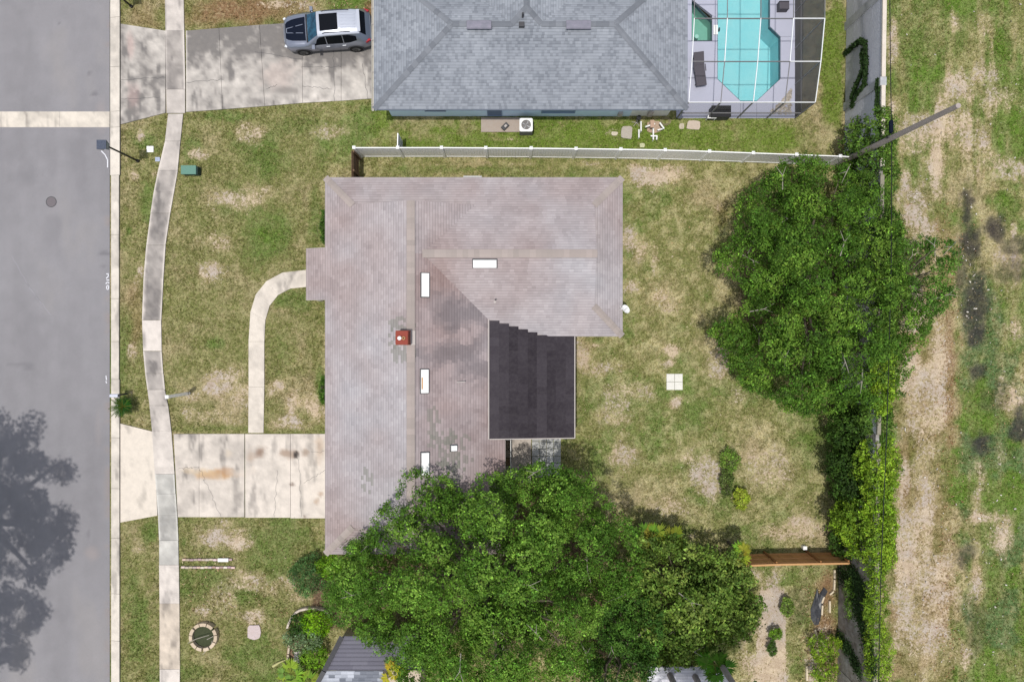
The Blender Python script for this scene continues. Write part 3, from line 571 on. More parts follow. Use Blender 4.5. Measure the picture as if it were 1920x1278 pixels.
# ------------------------------------------------------------------ roofs
def clip_poly(poly, x0, x1, y0, y1):
    for ax, val, sg in ((0, x0, 1), (0, x1, -1), (1, y0, 1), (1, y1, -1)):
        out = []; n = len(poly)
        for i in range(n):
            a = poly[i]; b = poly[(i + 1) % n]; da = (a[ax] - val) * sg; db = (b[ax] - val) * sg
            if da >= 0: out.append(a)
            if (da >= 0) != (db >= 0): t = da / (da - db); out.append((a[0] + (b[0] - a[0]) * t, a[1] + (b[1] - a[1]) * t))
        poly = out
        if len(poly) < 3: return []
    return poly
def shingles(parent, name, pieces, eave_dir, mat_, colfn, expo=.145, tabw=.22, jit=0., th=.014):
    """pieces: convex 3D polygons in one plane; rows run along eave_dir."""
    p0, p1, p2 = [Vector(q) for q in pieces[0][:3]]; nrm = (p1 - p0).cross(p2 - p0).normalized()
    if nrm.z < 0: nrm = -nrm
    U = Vector(eave_dir).normalized(); V = nrm.cross(U).normalized()
    if V.z < 0: V = -V
    o = p0
    mb = MB(); deck = MB()
    polys = [[((Vector(q) - o).dot(U), (Vector(q) - o).dot(V)) for q in pc] for pc in pieces]
    for pc in pieces: deck.add([Vector(q) - nrm * .004 for q in pc], [tuple(range(len(pc)))], colfn(*pieces[0][0][:2], 0))
    vmin = min(q[1] for pl in polys for q in pl)
    rnd = random.Random(hash(name) & 255)
    for pl in polys:
        a0 = min(q[1] for q in pl); a1 = max(q[1] for q in pl); row0 = int(math.floor((a0 - vmin) / expo + 1e-6)); row1 = int(math.ceil((a1 - vmin) / expo))
        for r in range(row0, row1):
            v0 = vmin + r * expo; v1 = v0 + expo
            strip = clip_poly(pl, -1e3, 1e3, v0, v1)
            if not strip: continue
            us = [q[0] for q in strip]; u0, u1 = min(us), max(us); rs = random.Random(r * 131 + 7)
            offs = hsh(r * 1.37, 2.1) * tabw; u = math.floor((u0 - offs) / tabw) * tabw + offs; k = int(round((u - offs) / tabw))
            while u < u1:
                pg = clip_poly(strip, u, u + tabw, v0, v1)
                if len(pg) >= 3:
                    def W(q, lift): return o + U * q[0] + V * q[1] + nrm * lift
                    lf = [th * (1 - (q[1] - v0) / expo) for q in pg]
                    top = [W(q, l + .002) for q, l in zip(pg, lf)]
                    cx = sum(q[0] for q in pg) / len(pg); cy = sum(q[1] for q in pg) / len(pg); wc = W((cx, cy), 0)
                    col = colfn(wc.x, wc.y, (k + r * 17) % 1000 + 1000 * r)
                    area = sum(pg[i][0] * pg[(i + 1) % len(pg)][1] - pg[(i + 1) % len(pg)][0] * pg[i][1] for i in range(len(pg)))
                    idx = tuple(range(len(pg))); idx = idx
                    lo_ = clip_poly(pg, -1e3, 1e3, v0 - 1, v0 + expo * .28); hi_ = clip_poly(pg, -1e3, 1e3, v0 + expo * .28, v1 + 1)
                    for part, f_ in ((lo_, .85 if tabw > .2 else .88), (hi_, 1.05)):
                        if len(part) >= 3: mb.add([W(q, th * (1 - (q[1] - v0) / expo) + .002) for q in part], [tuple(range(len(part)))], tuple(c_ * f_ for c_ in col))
                    for i in range(len(pg)):
                        q1 = pg[i]; q2 = pg[(i + 1) % len(pg)]
                        if abs(q1[1] - v0) < 1e-6 and abs(q2[1] - v0) < 1e-6:
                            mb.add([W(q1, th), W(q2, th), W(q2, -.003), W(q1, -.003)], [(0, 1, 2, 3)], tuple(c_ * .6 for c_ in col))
                u += tabw; k += 1
    d = deck.build('roof_deck', mat_, parent); s = mb.build('shingles', mat_, d if False else parent, kind='stuff')
    return s
def caps(parent, a, b, mat_, colfn, wd=.32, ln=.28, up=.03):
    """individual ridge/hip cap shingles laid over a line, joined into one part"""
    a = Vector(a); b = Vector(b); d = b - a; n = max(1, int(d.length / ln)); dn = d.normalized(); sd = dn.cross(Vector((0, 0, 1))).normalized()
    mb = MB()
    for i in range(n):
        p = a + d * (i / n); q = a + d * ((i + 1.15) / n); c = colfn(p.x, p.y, i)
        z0 = up + .006; z1 = up - .002 if i % 2 else up + .001
        mb.add([p + sd * wd / 2 - Vector((0, 0, .012 - z1 + .02)), p + Vector((0, 0, z1 + .02)), p - sd * wd / 2 - Vector((0, 0, .012 - z1 + .02)),
                q + sd * wd / 2 - Vector((0, 0, .012 - z0 + .02)), q + Vector((0, 0, z0 + .02)), q - sd * wd / 2 - Vector((0, 0, .012 - z0 + .02))], [(0, 1, 4, 3), (1, 2, 5, 4), (3, 4, 5)], c)
    return mb.build('ridge_cap', mat_, parent, kind='stuff')
# --- the house in the middle
EZ = 2.6; ke = K * (CH - EZ) / CH
xL = (610 - 960) * ke; xR = (947 - 960) * ke; yN = (639 - 333) * ke; yS = (639 - 1038) * ke; xE = (1167 - 960) * ke; yW = (639 - 630) * ke
sk = 1.55; s3 = 1 / 3; xr = (xL + xR) / 2; zr = EZ + (xr - xL) * s3; yr = (yN + yW) / 2; zw = EZ + (yN - yr) * s3; zs = EZ + sk * s3
xv = xR - (yN - yr)     # where wing ridge dies into the main slope
house = empty('brown_roof_house', (xr, -1.3, 0), 'L-shaped single-storey house with faded mauve-brown shingle roof and small brick chimney', 'house')
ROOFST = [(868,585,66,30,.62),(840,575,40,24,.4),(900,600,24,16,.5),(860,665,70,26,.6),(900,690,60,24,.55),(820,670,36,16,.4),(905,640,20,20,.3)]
MOSS_SHADOW = [(756,610,24,12,.6),(757,660,20,18,.55),(740,640,6,18,.3),(815,790,12,30,.5),(840,820,34,14,.5),(845,850,20,30,.45),(870,860,16,18,.4),(690,900,12,24,.35),(850,880,22,22,.4)]  # moss patches, and the oak's cast shadow painted near its rim
def roofcol(x, y, k):
    px = x / K * 1.085 + 960; py = 639 - y / K * 1.085
    n = (sfbm(x, y, .3, 3, 90)); n2 = (sfbm(x, y, 1.6, 3, 95)); h = hsh(x, y)
    row = k // 1000; n3 = (sfbm(x, y, 5.0, 2, 99)); c = np.array([173, 164, 165.]) + (n - .5) * np.array([20, 40, 50.]) + (n2 - .5) * 26 + (n3 - .5) * 12 + (h - .5) * 10
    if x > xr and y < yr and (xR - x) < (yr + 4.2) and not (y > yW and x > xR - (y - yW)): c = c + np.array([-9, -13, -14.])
    st = 0
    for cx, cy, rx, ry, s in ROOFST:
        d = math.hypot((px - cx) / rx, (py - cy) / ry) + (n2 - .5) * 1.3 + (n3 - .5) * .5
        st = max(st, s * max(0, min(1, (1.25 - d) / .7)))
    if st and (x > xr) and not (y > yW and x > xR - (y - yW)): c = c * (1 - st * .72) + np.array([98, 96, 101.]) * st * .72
    for cx, cy, rx, ry, s in MOSS_SHADOW:
        d = math.hypot((px - cx) / rx, (py - cy) / ry) + (n2 - .5) * .8
        if d < 1.1 and h < s + .15: c = c * .6 + np.array([120, 124, 112.]) * .4
    return tuple(A(*np.clip(c, 20, 240)))
def capcol(x, y, k):
    h = hsh(x, y); return A(166 + h * 14, 156 + h * 12, 150 + h * 12)
def Z1(x): return EZ + (x - xL) * s3
def pt(x, y, z): return (x, y, z)
yn1 = yN - sk; ys1 = yS + sk; xe1 = xE - sk; xl1 = xL + sk; xr1 = xR - sk
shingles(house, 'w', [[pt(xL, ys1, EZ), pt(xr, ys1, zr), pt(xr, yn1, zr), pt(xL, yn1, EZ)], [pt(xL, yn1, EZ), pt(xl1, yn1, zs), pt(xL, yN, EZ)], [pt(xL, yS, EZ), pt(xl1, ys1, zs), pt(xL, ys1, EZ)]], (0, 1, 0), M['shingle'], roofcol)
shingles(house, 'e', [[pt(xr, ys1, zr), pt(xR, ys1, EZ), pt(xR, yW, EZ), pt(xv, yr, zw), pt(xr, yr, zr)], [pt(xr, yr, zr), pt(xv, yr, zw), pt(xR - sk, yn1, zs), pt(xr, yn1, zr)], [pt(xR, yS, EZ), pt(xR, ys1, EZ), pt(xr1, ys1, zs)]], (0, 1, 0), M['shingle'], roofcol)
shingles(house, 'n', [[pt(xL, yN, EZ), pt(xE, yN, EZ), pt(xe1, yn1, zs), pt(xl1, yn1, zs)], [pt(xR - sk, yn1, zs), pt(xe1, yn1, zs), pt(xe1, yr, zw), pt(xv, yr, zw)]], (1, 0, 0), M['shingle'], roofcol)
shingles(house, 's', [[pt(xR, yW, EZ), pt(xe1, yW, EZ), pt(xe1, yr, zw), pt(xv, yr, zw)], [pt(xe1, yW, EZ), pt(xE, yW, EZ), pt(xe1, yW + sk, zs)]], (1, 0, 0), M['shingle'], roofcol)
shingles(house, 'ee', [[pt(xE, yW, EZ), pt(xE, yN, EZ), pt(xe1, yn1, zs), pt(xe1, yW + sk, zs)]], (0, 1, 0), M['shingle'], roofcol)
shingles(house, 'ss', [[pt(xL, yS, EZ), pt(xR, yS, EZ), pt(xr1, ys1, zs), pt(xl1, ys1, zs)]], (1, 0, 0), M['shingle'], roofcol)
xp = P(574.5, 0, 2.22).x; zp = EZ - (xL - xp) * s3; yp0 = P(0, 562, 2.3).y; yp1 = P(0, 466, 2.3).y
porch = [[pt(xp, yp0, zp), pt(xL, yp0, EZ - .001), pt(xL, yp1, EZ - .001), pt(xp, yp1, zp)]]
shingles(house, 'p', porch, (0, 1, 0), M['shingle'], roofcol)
for a, b in (((xL, yN, EZ), (xl1, yn1, zs)), ((xE, yN, EZ), (xe1, yn1, zs)), ((xE, yW, EZ), (xe1, yW + sk, zs)), ((xL, yS, EZ), (xl1, ys1, zs)), ((xR, yS, EZ), (xr1, ys1, zs)), ((xr, yn1, zr), (xr, ys1, zr)), ((xv, yr, zw), (xe1, yr, zw))):
    caps(house, a, b, M['shingle'], capcol, wd=.42 if a[2] > 3.5 else .36)
mb = MB()   # gable ends above the skirts
mb.add([(xe1 - .08, yW + sk, zs), (xe1 - .08, yn1, zs), (xe1 - .08, yr, zw - .03)], [(0, 1, 2)]); mb.build('gable_wall', M['stucco'], house); mb = MB()
mb.add([(xl1, yn1 - .08, zs), (xr1, yn1 - .08, zs), (xr, yn1 - .08, zr - .03)], [(0, 1, 2)]); mb.build('gable_wall', M['stucco'], house); mb = MB()
mb.add([(xl1, ys1 + .08, zs), (xr1, ys1 + .08, zs), (xr, ys1 + .08, zr - .03)], [(0, 1, 2)])
mb.build('gable_wall', M['stucco'], house)
mb = MB(); fz = EZ - .09
for a, b in (((xL, yS), (xL, yp0)), ((xL, yp1), (xL, yN)), ((xL, yN), (xE, yN)), ((xE, yN), (xE, yW)), ((xE, yW), (3.4, yW)), ((xR, -5.3), (xR, yS)), ((xR, yS), (xL, yS))):
    mb.bar((a[0], a[1], fz), (b[0], b[1], fz), .04, .17)
mb.bar((xp, yp0, zp - .09), (xp, yp1, zp - .09), .04, .17); mb.bar((xp, yp0, zp - .09), (xL, yp0, fz), .04, .17); mb.bar((xp, yp1, zp - .09), (xL, yp1, fz), .04, .17)
mb.build('fascia', M['fascia'], house)
mb = MB(); mb.box(xL + .5, xR - .5, yS + .5, yN - .5, -.05, EZ - .12); mb.box(xR - .5, xE - .5, yW + .5, yN - .5, -.05, EZ - .12); mb.build('wall', M['stucco'], house)
mb = MB(); mb.box(xL + .02, xR - .02, yS + .02, yN - .02, EZ - .13, EZ - .11); mb.box(xR - .02, xE - .02, yW + .02, yN - .02, EZ - .128, EZ - .112); mb.build('soffit', M['white'], house)
gd = MB()
for k in range(5): gd.box(xL + .44, xL + .5, P(0, 962).y, P(0, 822).y, .05 + k * .44, .05 + k * .44 + .42)
gd.build('garage_door', M['white'], house)
for yy in (yp0 + .12, yp1 - .12):
    mb = MB(); mb.box(xp + .15, xp + .3, yy - .075, yy + .075, 0, zp - .1); mb.build('porch_post', M['white'], house)
def windowpart(parent, x, y, z0, z1, wd, axis, out, mf=None, mg=None):
    f = MB(); g = MB(); h = wd / 2
    def bx(m_, a0, a1, b0, b1, d0, d1):
        if axis == 'y': m_.box(min(x + out * d0, x + out * d1), max(x + out * d0, x + out * d1), y + a0, y + a1, b0, b1)
        else: m_.box(x + a0, x + a1, min(y + out * d0, y + out * d1), max(y + out * d0, y + out * d1), b0, b1)
    for a0, a1, b0, b1 in ((-h, h, z0, z0 + .06), (-h, h, z1 - .06, z1), (-h, -h + .06, z0 + .06, z1 - .06), (h - .06, h, z0 + .06, z1 - .06)): bx(f, a0, a1, b0, b1, 0, .05)
    fo = f.build('window', mf or M['white'], parent); bx(g, -h + .06, h - .06, z0 + .06, z1 - .06, .005, .02); g.build('pane', mg or M['car_glass'], fo)
for yy in (7.0, 5.6, -2.0): windowpart(house, xL + .5, yy, 1.0, 2.1, 1.2, 'y', -1)
for yy in (2.5, 6.5): windowpart(house, xE - .5, yy, 1.0, 2.1, 1.4, 'y', 1)
for xx in (-7.5, -3, 1.5, 4): windowpart(house, xx, yN - .5, 1.0, 2.1, 1.2, 'x', 1)
# rolled roofing over the patio, laid in strips with stepped upper ends
X0 = P(917.5, 0, 2.9).x; X1 = P(1077, 0, 2.46).x; YS = P(0, 822, 2.7).y
def zpat(x): return 2.93 - (x - X0) * .1
ws = (X1 - X0) / 9; pr = None
for i in range(9):
    a = X0 + i * ws; b = a + ws; zt = zpat(b); ye = yW + 3 * max(zt - EZ, .02) - .02
    h = [66, 60, 52, 55, 50, 60, 53, 56, 60][i]; lap = .006 * (i % 2)
    mb = MB(); n = 14
    for j in range(n):
        y0 = YS + (ye - YS) * j / n; y1 = YS + (ye - YS) * (j + 1) / n; q = random.uniform(-5, 5)
        mb.add([(a, y0, zpat(a) + lap), (b + .03, y0, zpat(b + .03) + lap + .006), (b + .03, y1, zpat(b + .03) + lap + .006), (a, y1, zpat(a) + lap)], [(0, 1, 2, 3)], A(h + q + 4, h + q - 1, h + q + 5))
    mb.add([(a, ye, zpat(a) + lap), (b + .03, ye, zpat(b + .03) + lap + .006), (b + .03, ye, zpat(b) - .1), (a, ye, zpat(a) - .1)], [(0, 1, 2, 3)], A(50, 46, 50))
    mb.build('roofing_strip', M['rolled'], house)
mb = MB(); mb.add([(X0, YS, zpat(X0) - .02), (X1, YS, zpat(X1) - .02), (X1, yW + .1, zpat(X1) - .02), (X0, yW + .1, zpat(X0) - .02)], [(0, 1, 2, 3)])
mb.bar((X0, YS, zpat(X0) - .1), (X1 + .02, YS, zpat(X1) - .1), .05, .24); mb.bar((X1 + .02, YS, zpat(X1) - .1), (X1 + .02, yW, zpat(X1) - .1), .05, .24)
mb.build('patio_roof_frame', M['fascia'], house)
mb = MB(); mb.bar((X0 - .03, YS, zpat(X0) + .02), (X0 - .03, yW + .9, zpat(X0) + .02), .05, .05); mb.build('drip_edge', M['fascia'], house)
for xx in (X0 + 1.4, X1 - .2):
    mb = MB(); mb.box(xx - .06, xx + .06, YS + .1, YS + .22, 0, zpat(xx) - .2); mb.build('patio_post', M['white'], house)
# roof vents
def slopez(x, y):
    zE = EZ + (xR - x) * s3; zS = EZ + (y - yW) * s3; return zE, zS
def vent(px, py, ex, ey, plane, stain=False):
    z = 3.9
    for _ in range(6):
        p = P(px, py, z + .14); zE, zS = slopez(p.x, p.y); z = zE if plane == 'E' else zS
    if plane == 'E': u = Vector((1, 0, -s3)); v = Vector((0, 1, 0))
    else: u = Vector((1, 0, 0)); v = Vector((0, 1, s3))
    n = u.cross(v).normalized(); c = Vector((p.x, p.y, z)) + n * .09
    mb = MB(); mb.obox(c, u, v, n, ex, ey, .075); mb.obox(c + n * .09, u, v, n, ex * .96, ey * .97, .014)
    o = mb.build('roof_vent', M['white'], house); fl = MB(); fl.obox(c - n * .075, u, v, n, ex + .05, ey + .05, .012); fl.build('flashing', M['dark'], o)
    if stain:
        st = MB(); st.obox(c + n * .106 - u.normalized() * ex * .75 - v * .1, u, v, n, .035, .30, .002); st.build('rust_stain', mat('rust_streak', A(205, 160, 115), .8), o)
vent(796, 534, .19, .60, 'E'); vent(795, 714.5, .19, .60, 'E', True); vent(796, 869, .19, .56, 'E'); vent(909, 493, .60, .20, 'S'); vent(850, 840, .15, .14, 'E')
def pipe(px, py, plane, h=.35, r=.035, m_='white', to=None):
    z = 3.4
    for _ in range(5):
        p = P(px, py, z); zE, zS = slopez(p.x, p.y); z = zE if plane == 'E' else zS
    mb = MB(); mb.tube([(p.x, p.y, z - .02), (p.x, p.y, z + h)] if not to else [(p.x, p.y, z - .02), (p.x, p.y, z + .16), (p.x + to[0], p.y + to[1], z + .12)], [r] * (3 if to else 2), 8); mb.build('vent_pipe', M[m_], house)
pipe(929, 562, 'S', .3, .04, 'dark'); pipe(928, 566, 'S', .04, .07, 'fascia'); pipe(857, 716, 'E', .3, .03, 'fascia', (.42, .03))
# chimney
cp = P(753.5, 633, 5.0); chx, chy = cp.x, cp.y
ch = MB(); ch.box(chx - .28, chx + .28, chy - .32, chy + .32, 3.8, 4.93); cho = ch.build('chimney', M['mortar'], house)
bm_ = MB()
for r in range(15):
    z = 3.85 + r * .078; o_ = (r % 2) * .1
    for side in (-1, 1):
        for k in range(3):
            t = -.31 + .21 * k + o_ * .5; bm_.box(chx + t, chx + min(t + .195, .33), chy + side * .33 - .03, chy + side * .33 + .03, z, z + .066, A(148 + random.randint(-20, 20), 80 + random.randint(-12, 15), 66))
            t = -.30 + .2 * k; bm_.box(chx + side * .29 - .03, chx + side * .29 + .03, chy + t + .01, chy + t + .19, z, z + .066, A(148 + random.randint(-20, 20), 80 + random.randint(-12, 15), 66))
bm_.build('brickwork', M['brick'], cho, kind='stuff')
mb = MB(); mb.box(chx - .3, chx + .3, chy - .34, chy + .34, 5.02, 5.05, A(150, 74, 62)); mb.build('crown', M['brick'], cho)
mb = MB(); mb.tube([(chx - .09, chy - .02, 5.04), (chx - .09, chy - .02, 5.22), (chx - .09, chy - .02, 5.26)], [.09, .10, .02], 12); mb.build('flue_pot', M['white'], cho)
mb = MB(); mb.tube([(chx + .1, chy - .02, 5.04), (chx + .1, chy - .02, 5.15)], [.1, .085], 12, A(190, 150, 105)); mb.tube([(chx + .1, chy - .02, 5.13), (chx + .1, chy - .02, 5.152)], [.07, .04], 12, A(70, 50, 35)); mb.build('flue_pot', M['brick'], cho)
mb = MB(); mb.obox((chx + .44, chy, 4.2), (1, 0, -.05), (0, 1, 0), (0, 0, 1), .12, .36, .05); mb.build('flashing', M['fascia'], cho)

# neighbour's grey-roofed house
yA = P(0, 205, EZ).y; xA = P(701, 0, EZ).x; xB = P(1289, 0, EZ).x; zR = 3.9; Yr = P(0, 45, zR).y; xa = P(847, 0, zR).x; xb = P(1153, 0, zR).x; yB = Yr + (Yr - yA)
nh = empty('grey_roof_house', ((xA + xB) / 2, yA + 4, 0), 'neighbouring house with mottled blue-grey shingle hip roof and pale blue walls', 'house')
def greycol(x, y, k):
    h = hsh(x, y); n = (sfbm(x, y, .5, 3, 120)); n2 = (sfbm(x, y, 2.2, 2, 125))
    b = 152 + (n - .5) * 20 + (n2 - .5) * 22
    if h < .35: b -= 8 + h * 30
    else: b += (h - .6) * 12
    return A(b - 5, b, b + 8)
def gcap(x, y, k):
    h = hsh(x, y); b = 120 + h * 20; return A(b - 4, b, b + 7)
slS = (zR - EZ) / (Yr - yA); ap = Vector((.75, 0, 0)); apz = 4.15; apy = yA + (apz - EZ) / slS; wxl = .75 - (apz - zR) / slS; wxr = .75 + (apz - zR) / slS
vl = (wxl - (yB - Yr), yB, EZ); vr = (wxr + (yB - Yr), yB, EZ)
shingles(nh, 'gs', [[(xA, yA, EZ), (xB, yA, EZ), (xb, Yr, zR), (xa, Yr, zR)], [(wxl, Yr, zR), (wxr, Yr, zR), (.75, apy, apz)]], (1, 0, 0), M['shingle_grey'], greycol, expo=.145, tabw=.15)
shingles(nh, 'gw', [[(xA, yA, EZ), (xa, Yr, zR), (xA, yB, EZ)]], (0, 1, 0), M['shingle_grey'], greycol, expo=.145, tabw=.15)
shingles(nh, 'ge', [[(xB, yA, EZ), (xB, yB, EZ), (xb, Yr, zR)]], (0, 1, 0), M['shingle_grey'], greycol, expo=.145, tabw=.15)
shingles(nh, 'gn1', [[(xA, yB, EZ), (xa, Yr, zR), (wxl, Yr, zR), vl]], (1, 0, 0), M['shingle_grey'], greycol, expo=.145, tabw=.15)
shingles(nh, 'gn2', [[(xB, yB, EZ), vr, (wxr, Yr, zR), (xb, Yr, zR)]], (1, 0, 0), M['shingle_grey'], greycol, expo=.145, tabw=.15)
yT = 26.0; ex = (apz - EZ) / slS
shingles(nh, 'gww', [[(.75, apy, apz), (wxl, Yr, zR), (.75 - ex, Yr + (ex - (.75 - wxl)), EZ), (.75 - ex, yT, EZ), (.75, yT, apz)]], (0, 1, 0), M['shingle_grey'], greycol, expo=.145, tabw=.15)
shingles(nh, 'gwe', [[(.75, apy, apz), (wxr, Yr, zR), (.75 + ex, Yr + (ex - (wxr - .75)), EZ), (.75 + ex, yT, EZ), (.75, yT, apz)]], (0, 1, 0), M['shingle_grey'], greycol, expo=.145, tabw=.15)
for a, b in (((xA, yA, EZ), (xa, Yr, zR)), ((xB, yA, EZ), (xb, Yr, zR)), ((xa, Yr, zR), (wxl, Yr, zR)), ((wxr, Yr, zR), (xb, Yr, zR)), ((xA, yB, EZ), (xa, Yr, zR)), ((xB, yB, EZ), (xb, Yr, zR)), ((wxl, Yr, zR), (.75, apy, apz)), ((wxr, Yr, zR), (.75, apy, apz)), ((.75, apy, apz), (.75, yT, apz))):
    caps(nh, a, b, M['shingle_grey'], gcap, wd=.29, ln=.32)
for px in (898, 1085):
    p = P(px, 46, zR + .15); mb = MB(); mb.box(p.x - .63, p.x + .63, p.y - .17, p.y + .17, zR - .02, zR + .14); mb.add([(p.x - .63, p.y - .2, zR + .12), (p.x + .63, p.y - .2, zR + .12), (p.x + .63, p.y, zR + .17), (p.x - .63, p.y, zR + .17), (p.x + .63, p.y + .2, zR + .12), (p.x - .63, p.y + .2, zR + .12)], [(0, 1, 2, 3), (3, 2, 4, 5)])
    for s_ in (-1, 1): mb.bar((p.x - .64, p.y + s_ * .2, zR + .11), (p.x + .64, p.y + s_ * .2, zR + .11), .03, .05)
    ro = mb.build('ridge_vent', mat('vent_grey', A(128, 128, 140), .8, n1=(4, .6, A(150, 145, 160))), nh)
p = P(978, 46, 4.0); mb = MB(); mb.box(p.x - .14, p.x + .14, p.y - .12, p.y + .12, 3.85, 4.05); mb.tube([(p.x + .06, p.y + .36, 3.9), (p.x + .06, p.y + .42, 4.35)], [.05, .05], 8); mb.build('roof_vent', M['dark'], nh)
mb = MB(); wy = P(0, 218).y; mb.box(xA + .5, P(1180, 0).x, wy, yB - .5, -.05, EZ - .1); mb.box(-3.6, 5.2, yB - .5, yT - .5, -.05, EZ - .1); mb.build('wall', M['stucco_blue'], nh)
mb = MB(); mb.box(P(1180, 0).x, xB - .5, wy + .02, yB - .52, -.05, EZ - .1); mb.build('wall', M['white'], nh)
mb = MB(); mb.box(xA + .03, xB - .03, yA + .03, yB - .03, EZ - .12, EZ - .1); mb.build('soffit', M['white'], nh)
mb = MB(); mb.bar((xA, yA, EZ - .08), (xB, yA, EZ - .08), .03, .15); mb.bar((xB, yA, EZ - .08), (xB, yB, EZ - .08), .03, .15); mb.bar((xA, yB, EZ - .08), (xB, yB, EZ - .08), .03, .15); mb.build('fascia', mat('blue_fascia', A(150, 160, 180), .6), nh)
gu = MB(); gu.box(xA - .13, xA - .015, yA - .05, yB, EZ - .14, EZ - .12); gu.box(xA - .13, xA - .115, yA - .05, yB, EZ - .12, EZ - .01); gu.box(xA - .03, xA - .015, yA - .05, yB, EZ - .12, EZ - .01)
g_ = gu.build('gutter', mat('cream_gutter', A(205, 200, 190), .5), nh)
for k in range(9):
    mb = MB(); y_ = yA + .3 + k * .85; mb.box(xA - .14, xA - .01, y_ - .015, y_ + .015, EZ - .01, EZ + .004); mb.build('bracket', M['fascia'], g_)
def wallwin(px, w_, z0, z1, m_):
    x = P(px, 0).x; windowpart(nh, x, wy, z0, z1, w_, 'x', -1, mat('blue_frame', A(135, 158, 190), .6), m_)
wallwin(928, .85, .12, 1.25, mat('blue_screen', A(110, 130, 160), .7)); wallwin(1045, 1.9, .62, 1.6, mat('blue_screen2', A(125, 148, 180), .7)); wallwin(820, 1.2, .9, 2.0, M['car_glass'])
for px, h in ((1160, .5), (1215, .8)):
    x = P(px, 0).x; mb = MB(); mb.box(x - .12, x + .12, wy - .14, wy, .3, .3 + h); mb.build('meter_box', M['fascia'], nh)
# house beyond the oak, its roof showing under the crown
sh = empty('dark_roof_house', P(680, 1260), 'house with dark grey roof half hidden beneath the large oak crown', 'house')
def dkcol(x, y, k):
    h = hsh(x, y); b = 112 + h * 9 + (sfbm(x, y, 1, 3, 130)) * 10; return A(b - 2, b - 4, b + 8)
def ltcol(x, y, k):
    h = hsh(x, y); n = (sfbm(x, y, 1.2, 3, 131)); b = 120 + (n > .5) * 40 + h * 26 + (n - .5) * 90; return A(b - 4, b, b + 10)
a = P(642, 1192, 2.7); b = P(735, 1192, 2.7); c = P(722, 1256, 3.5); d = P(609, 1256, 3.5)
shingles(sh, 'd1', [[tuple(a), tuple(P(800, 1192, 2.7)), tuple(P(800, 1256, 3.5)), tuple(d)]], (1, 0, 0), M['shingle_grey'], dkcol, expo=.2, tabw=.9)
e = P(585, 1300, 3.42); f = P(718, 1300, 3.42); d2 = P(609, 1256.5, 3.48); c2 = P(718, 1256.5, 3.48)
shingles(sh, 'd2', [[tuple(e), tuple(f), tuple(c2), tuple(d2)]], (1, 0, 0), M['shingle_grey'], ltcol, expo=.17, tabw=.33)
mb = MB(); mb.bar(a + Vector((-.02, 0, .05)), d + Vector((-.02, 0, .05)), .24, .16); mb.bar(d + Vector((-.02, 0, .05)), e + Vector((-.02, 0, .07)), .24, .16); mb.build('verge_board', M['dark'], sh)
mb = MB(); mb.box(P(652, 0).x, P(800, 0).x, P(0, 1300, 2).y, P(0, 1205, 2).y, -.05, 2.5); mb.build('wall', M['stucco'], sh)
pc_ = empty('patio_cover', P(1290, 1240), 'pale grey shingled patio cover crossed by palm trunks at the bottom edge', 'patio cover')
def whcol(x, y, k):
    h = hsh(x, y); n = (sfbm(x, y, 1.5, 3, 140)); b = 214 + (h - .5) * 34 + (n - .5) * 60; return A(b - 2, b - 3, b + 3)
shingles(pc_, 'pc', [[tuple(P(1212, 1300, 2.5)), tuple(P(1368, 1300, 2.5)), tuple(P(1366, 1249, 2.7)), tuple(P(1215, 1249, 2.7))]], (1, 0, 0), M['shingle_grey'], whcol, expo=.17, tabw=.33)
for px in (1218, 1360):
    mb = MB(); q = P(px, 1252, 2.6); mb.box(q.x - .05, q.x + .05, q.y - .05, q.y + .05, 0, 2.55); mb.build('post', M['white'], pc_)

# ------------------------------------------------------------------ patio by the house
pt_ = empty('patio', P(990, 860), kind='structure')
slab(pt_, [(948, 800), (996, 800), (996, 905), (948, 905)], tone=.70, z=.05, rgb=(1, .95, .9))
for i in range(4):
    for j in range(7):
        q = P(1004 + i * 13.6, 807 + j * 13.4)
        mb = MB(); b_ = random.randint(170, 205); mb.box(q.x - .195, q.x + .195, q.y - .19, q.y + .19, .0, .045 + random.uniform(0, .012), A(b_, b_ + 1, b_)); mb.build('paver', M['paver'], pt_)
pv = empty('paver_square', P(1264.5, 715.5), 'four white pavers set as a square in the middle of the back lawn', 'pavers')
for i in (-1, 1):
    for j in (-1, 1):
        q = P(1264.5 + i * 7.6, 715.5 + j * 7.6); mb = MB(); mb.box(q.x - .222, q.x + .222, q.y - .222, q.y + .222, -.02, .05 + .005 * (i + j), A(238, 236, 228)); mb.build('paver', M['paver'], pv)
# plank ladder shaped bench of blocks beside the patio
ld = empty('planter_trough', P(952, 855), 'narrow weathered trough of blocks between the brown roof and patio slab', 'planter')
for k, cc in enumerate([(128, 118, 105), (140, 132, 118), (110, 92, 62), (150, 148, 140), (120, 116, 110)]):
    q = P(953, 835 + k * 15, .5); mb = MB(); mb.box(q.x - .12, q.x + .10, q.y - .205, q.y + .205, 0, .5, A(*cc)); mb.build('block', M['stone'], ld)
mb = MB(); q0 = P(957.5, 824, .55); q1 = P(957.5, 905, .55); mb.bar(q0, q1, .04, .06); mb.bar(P(949, 824, .55), q0, .05, .06); mb.build('rail', M['white'], ld)
mb = MB(); q = P(887, 332); mb.box(q.x - .55, q.x + .5, q.y - .25, q.y + .05, -.02, .09, A(200, 202, 205)); mb.build('equipment_pad', M['paver'], label='small pale concrete pad against the north eave of the brown-roofed house', cat='pad')
mb = MB(); q = P(1518, 1028); mb.box(q.x - .01, q.x + .01, q.y, q.y + .01, 0, .01)
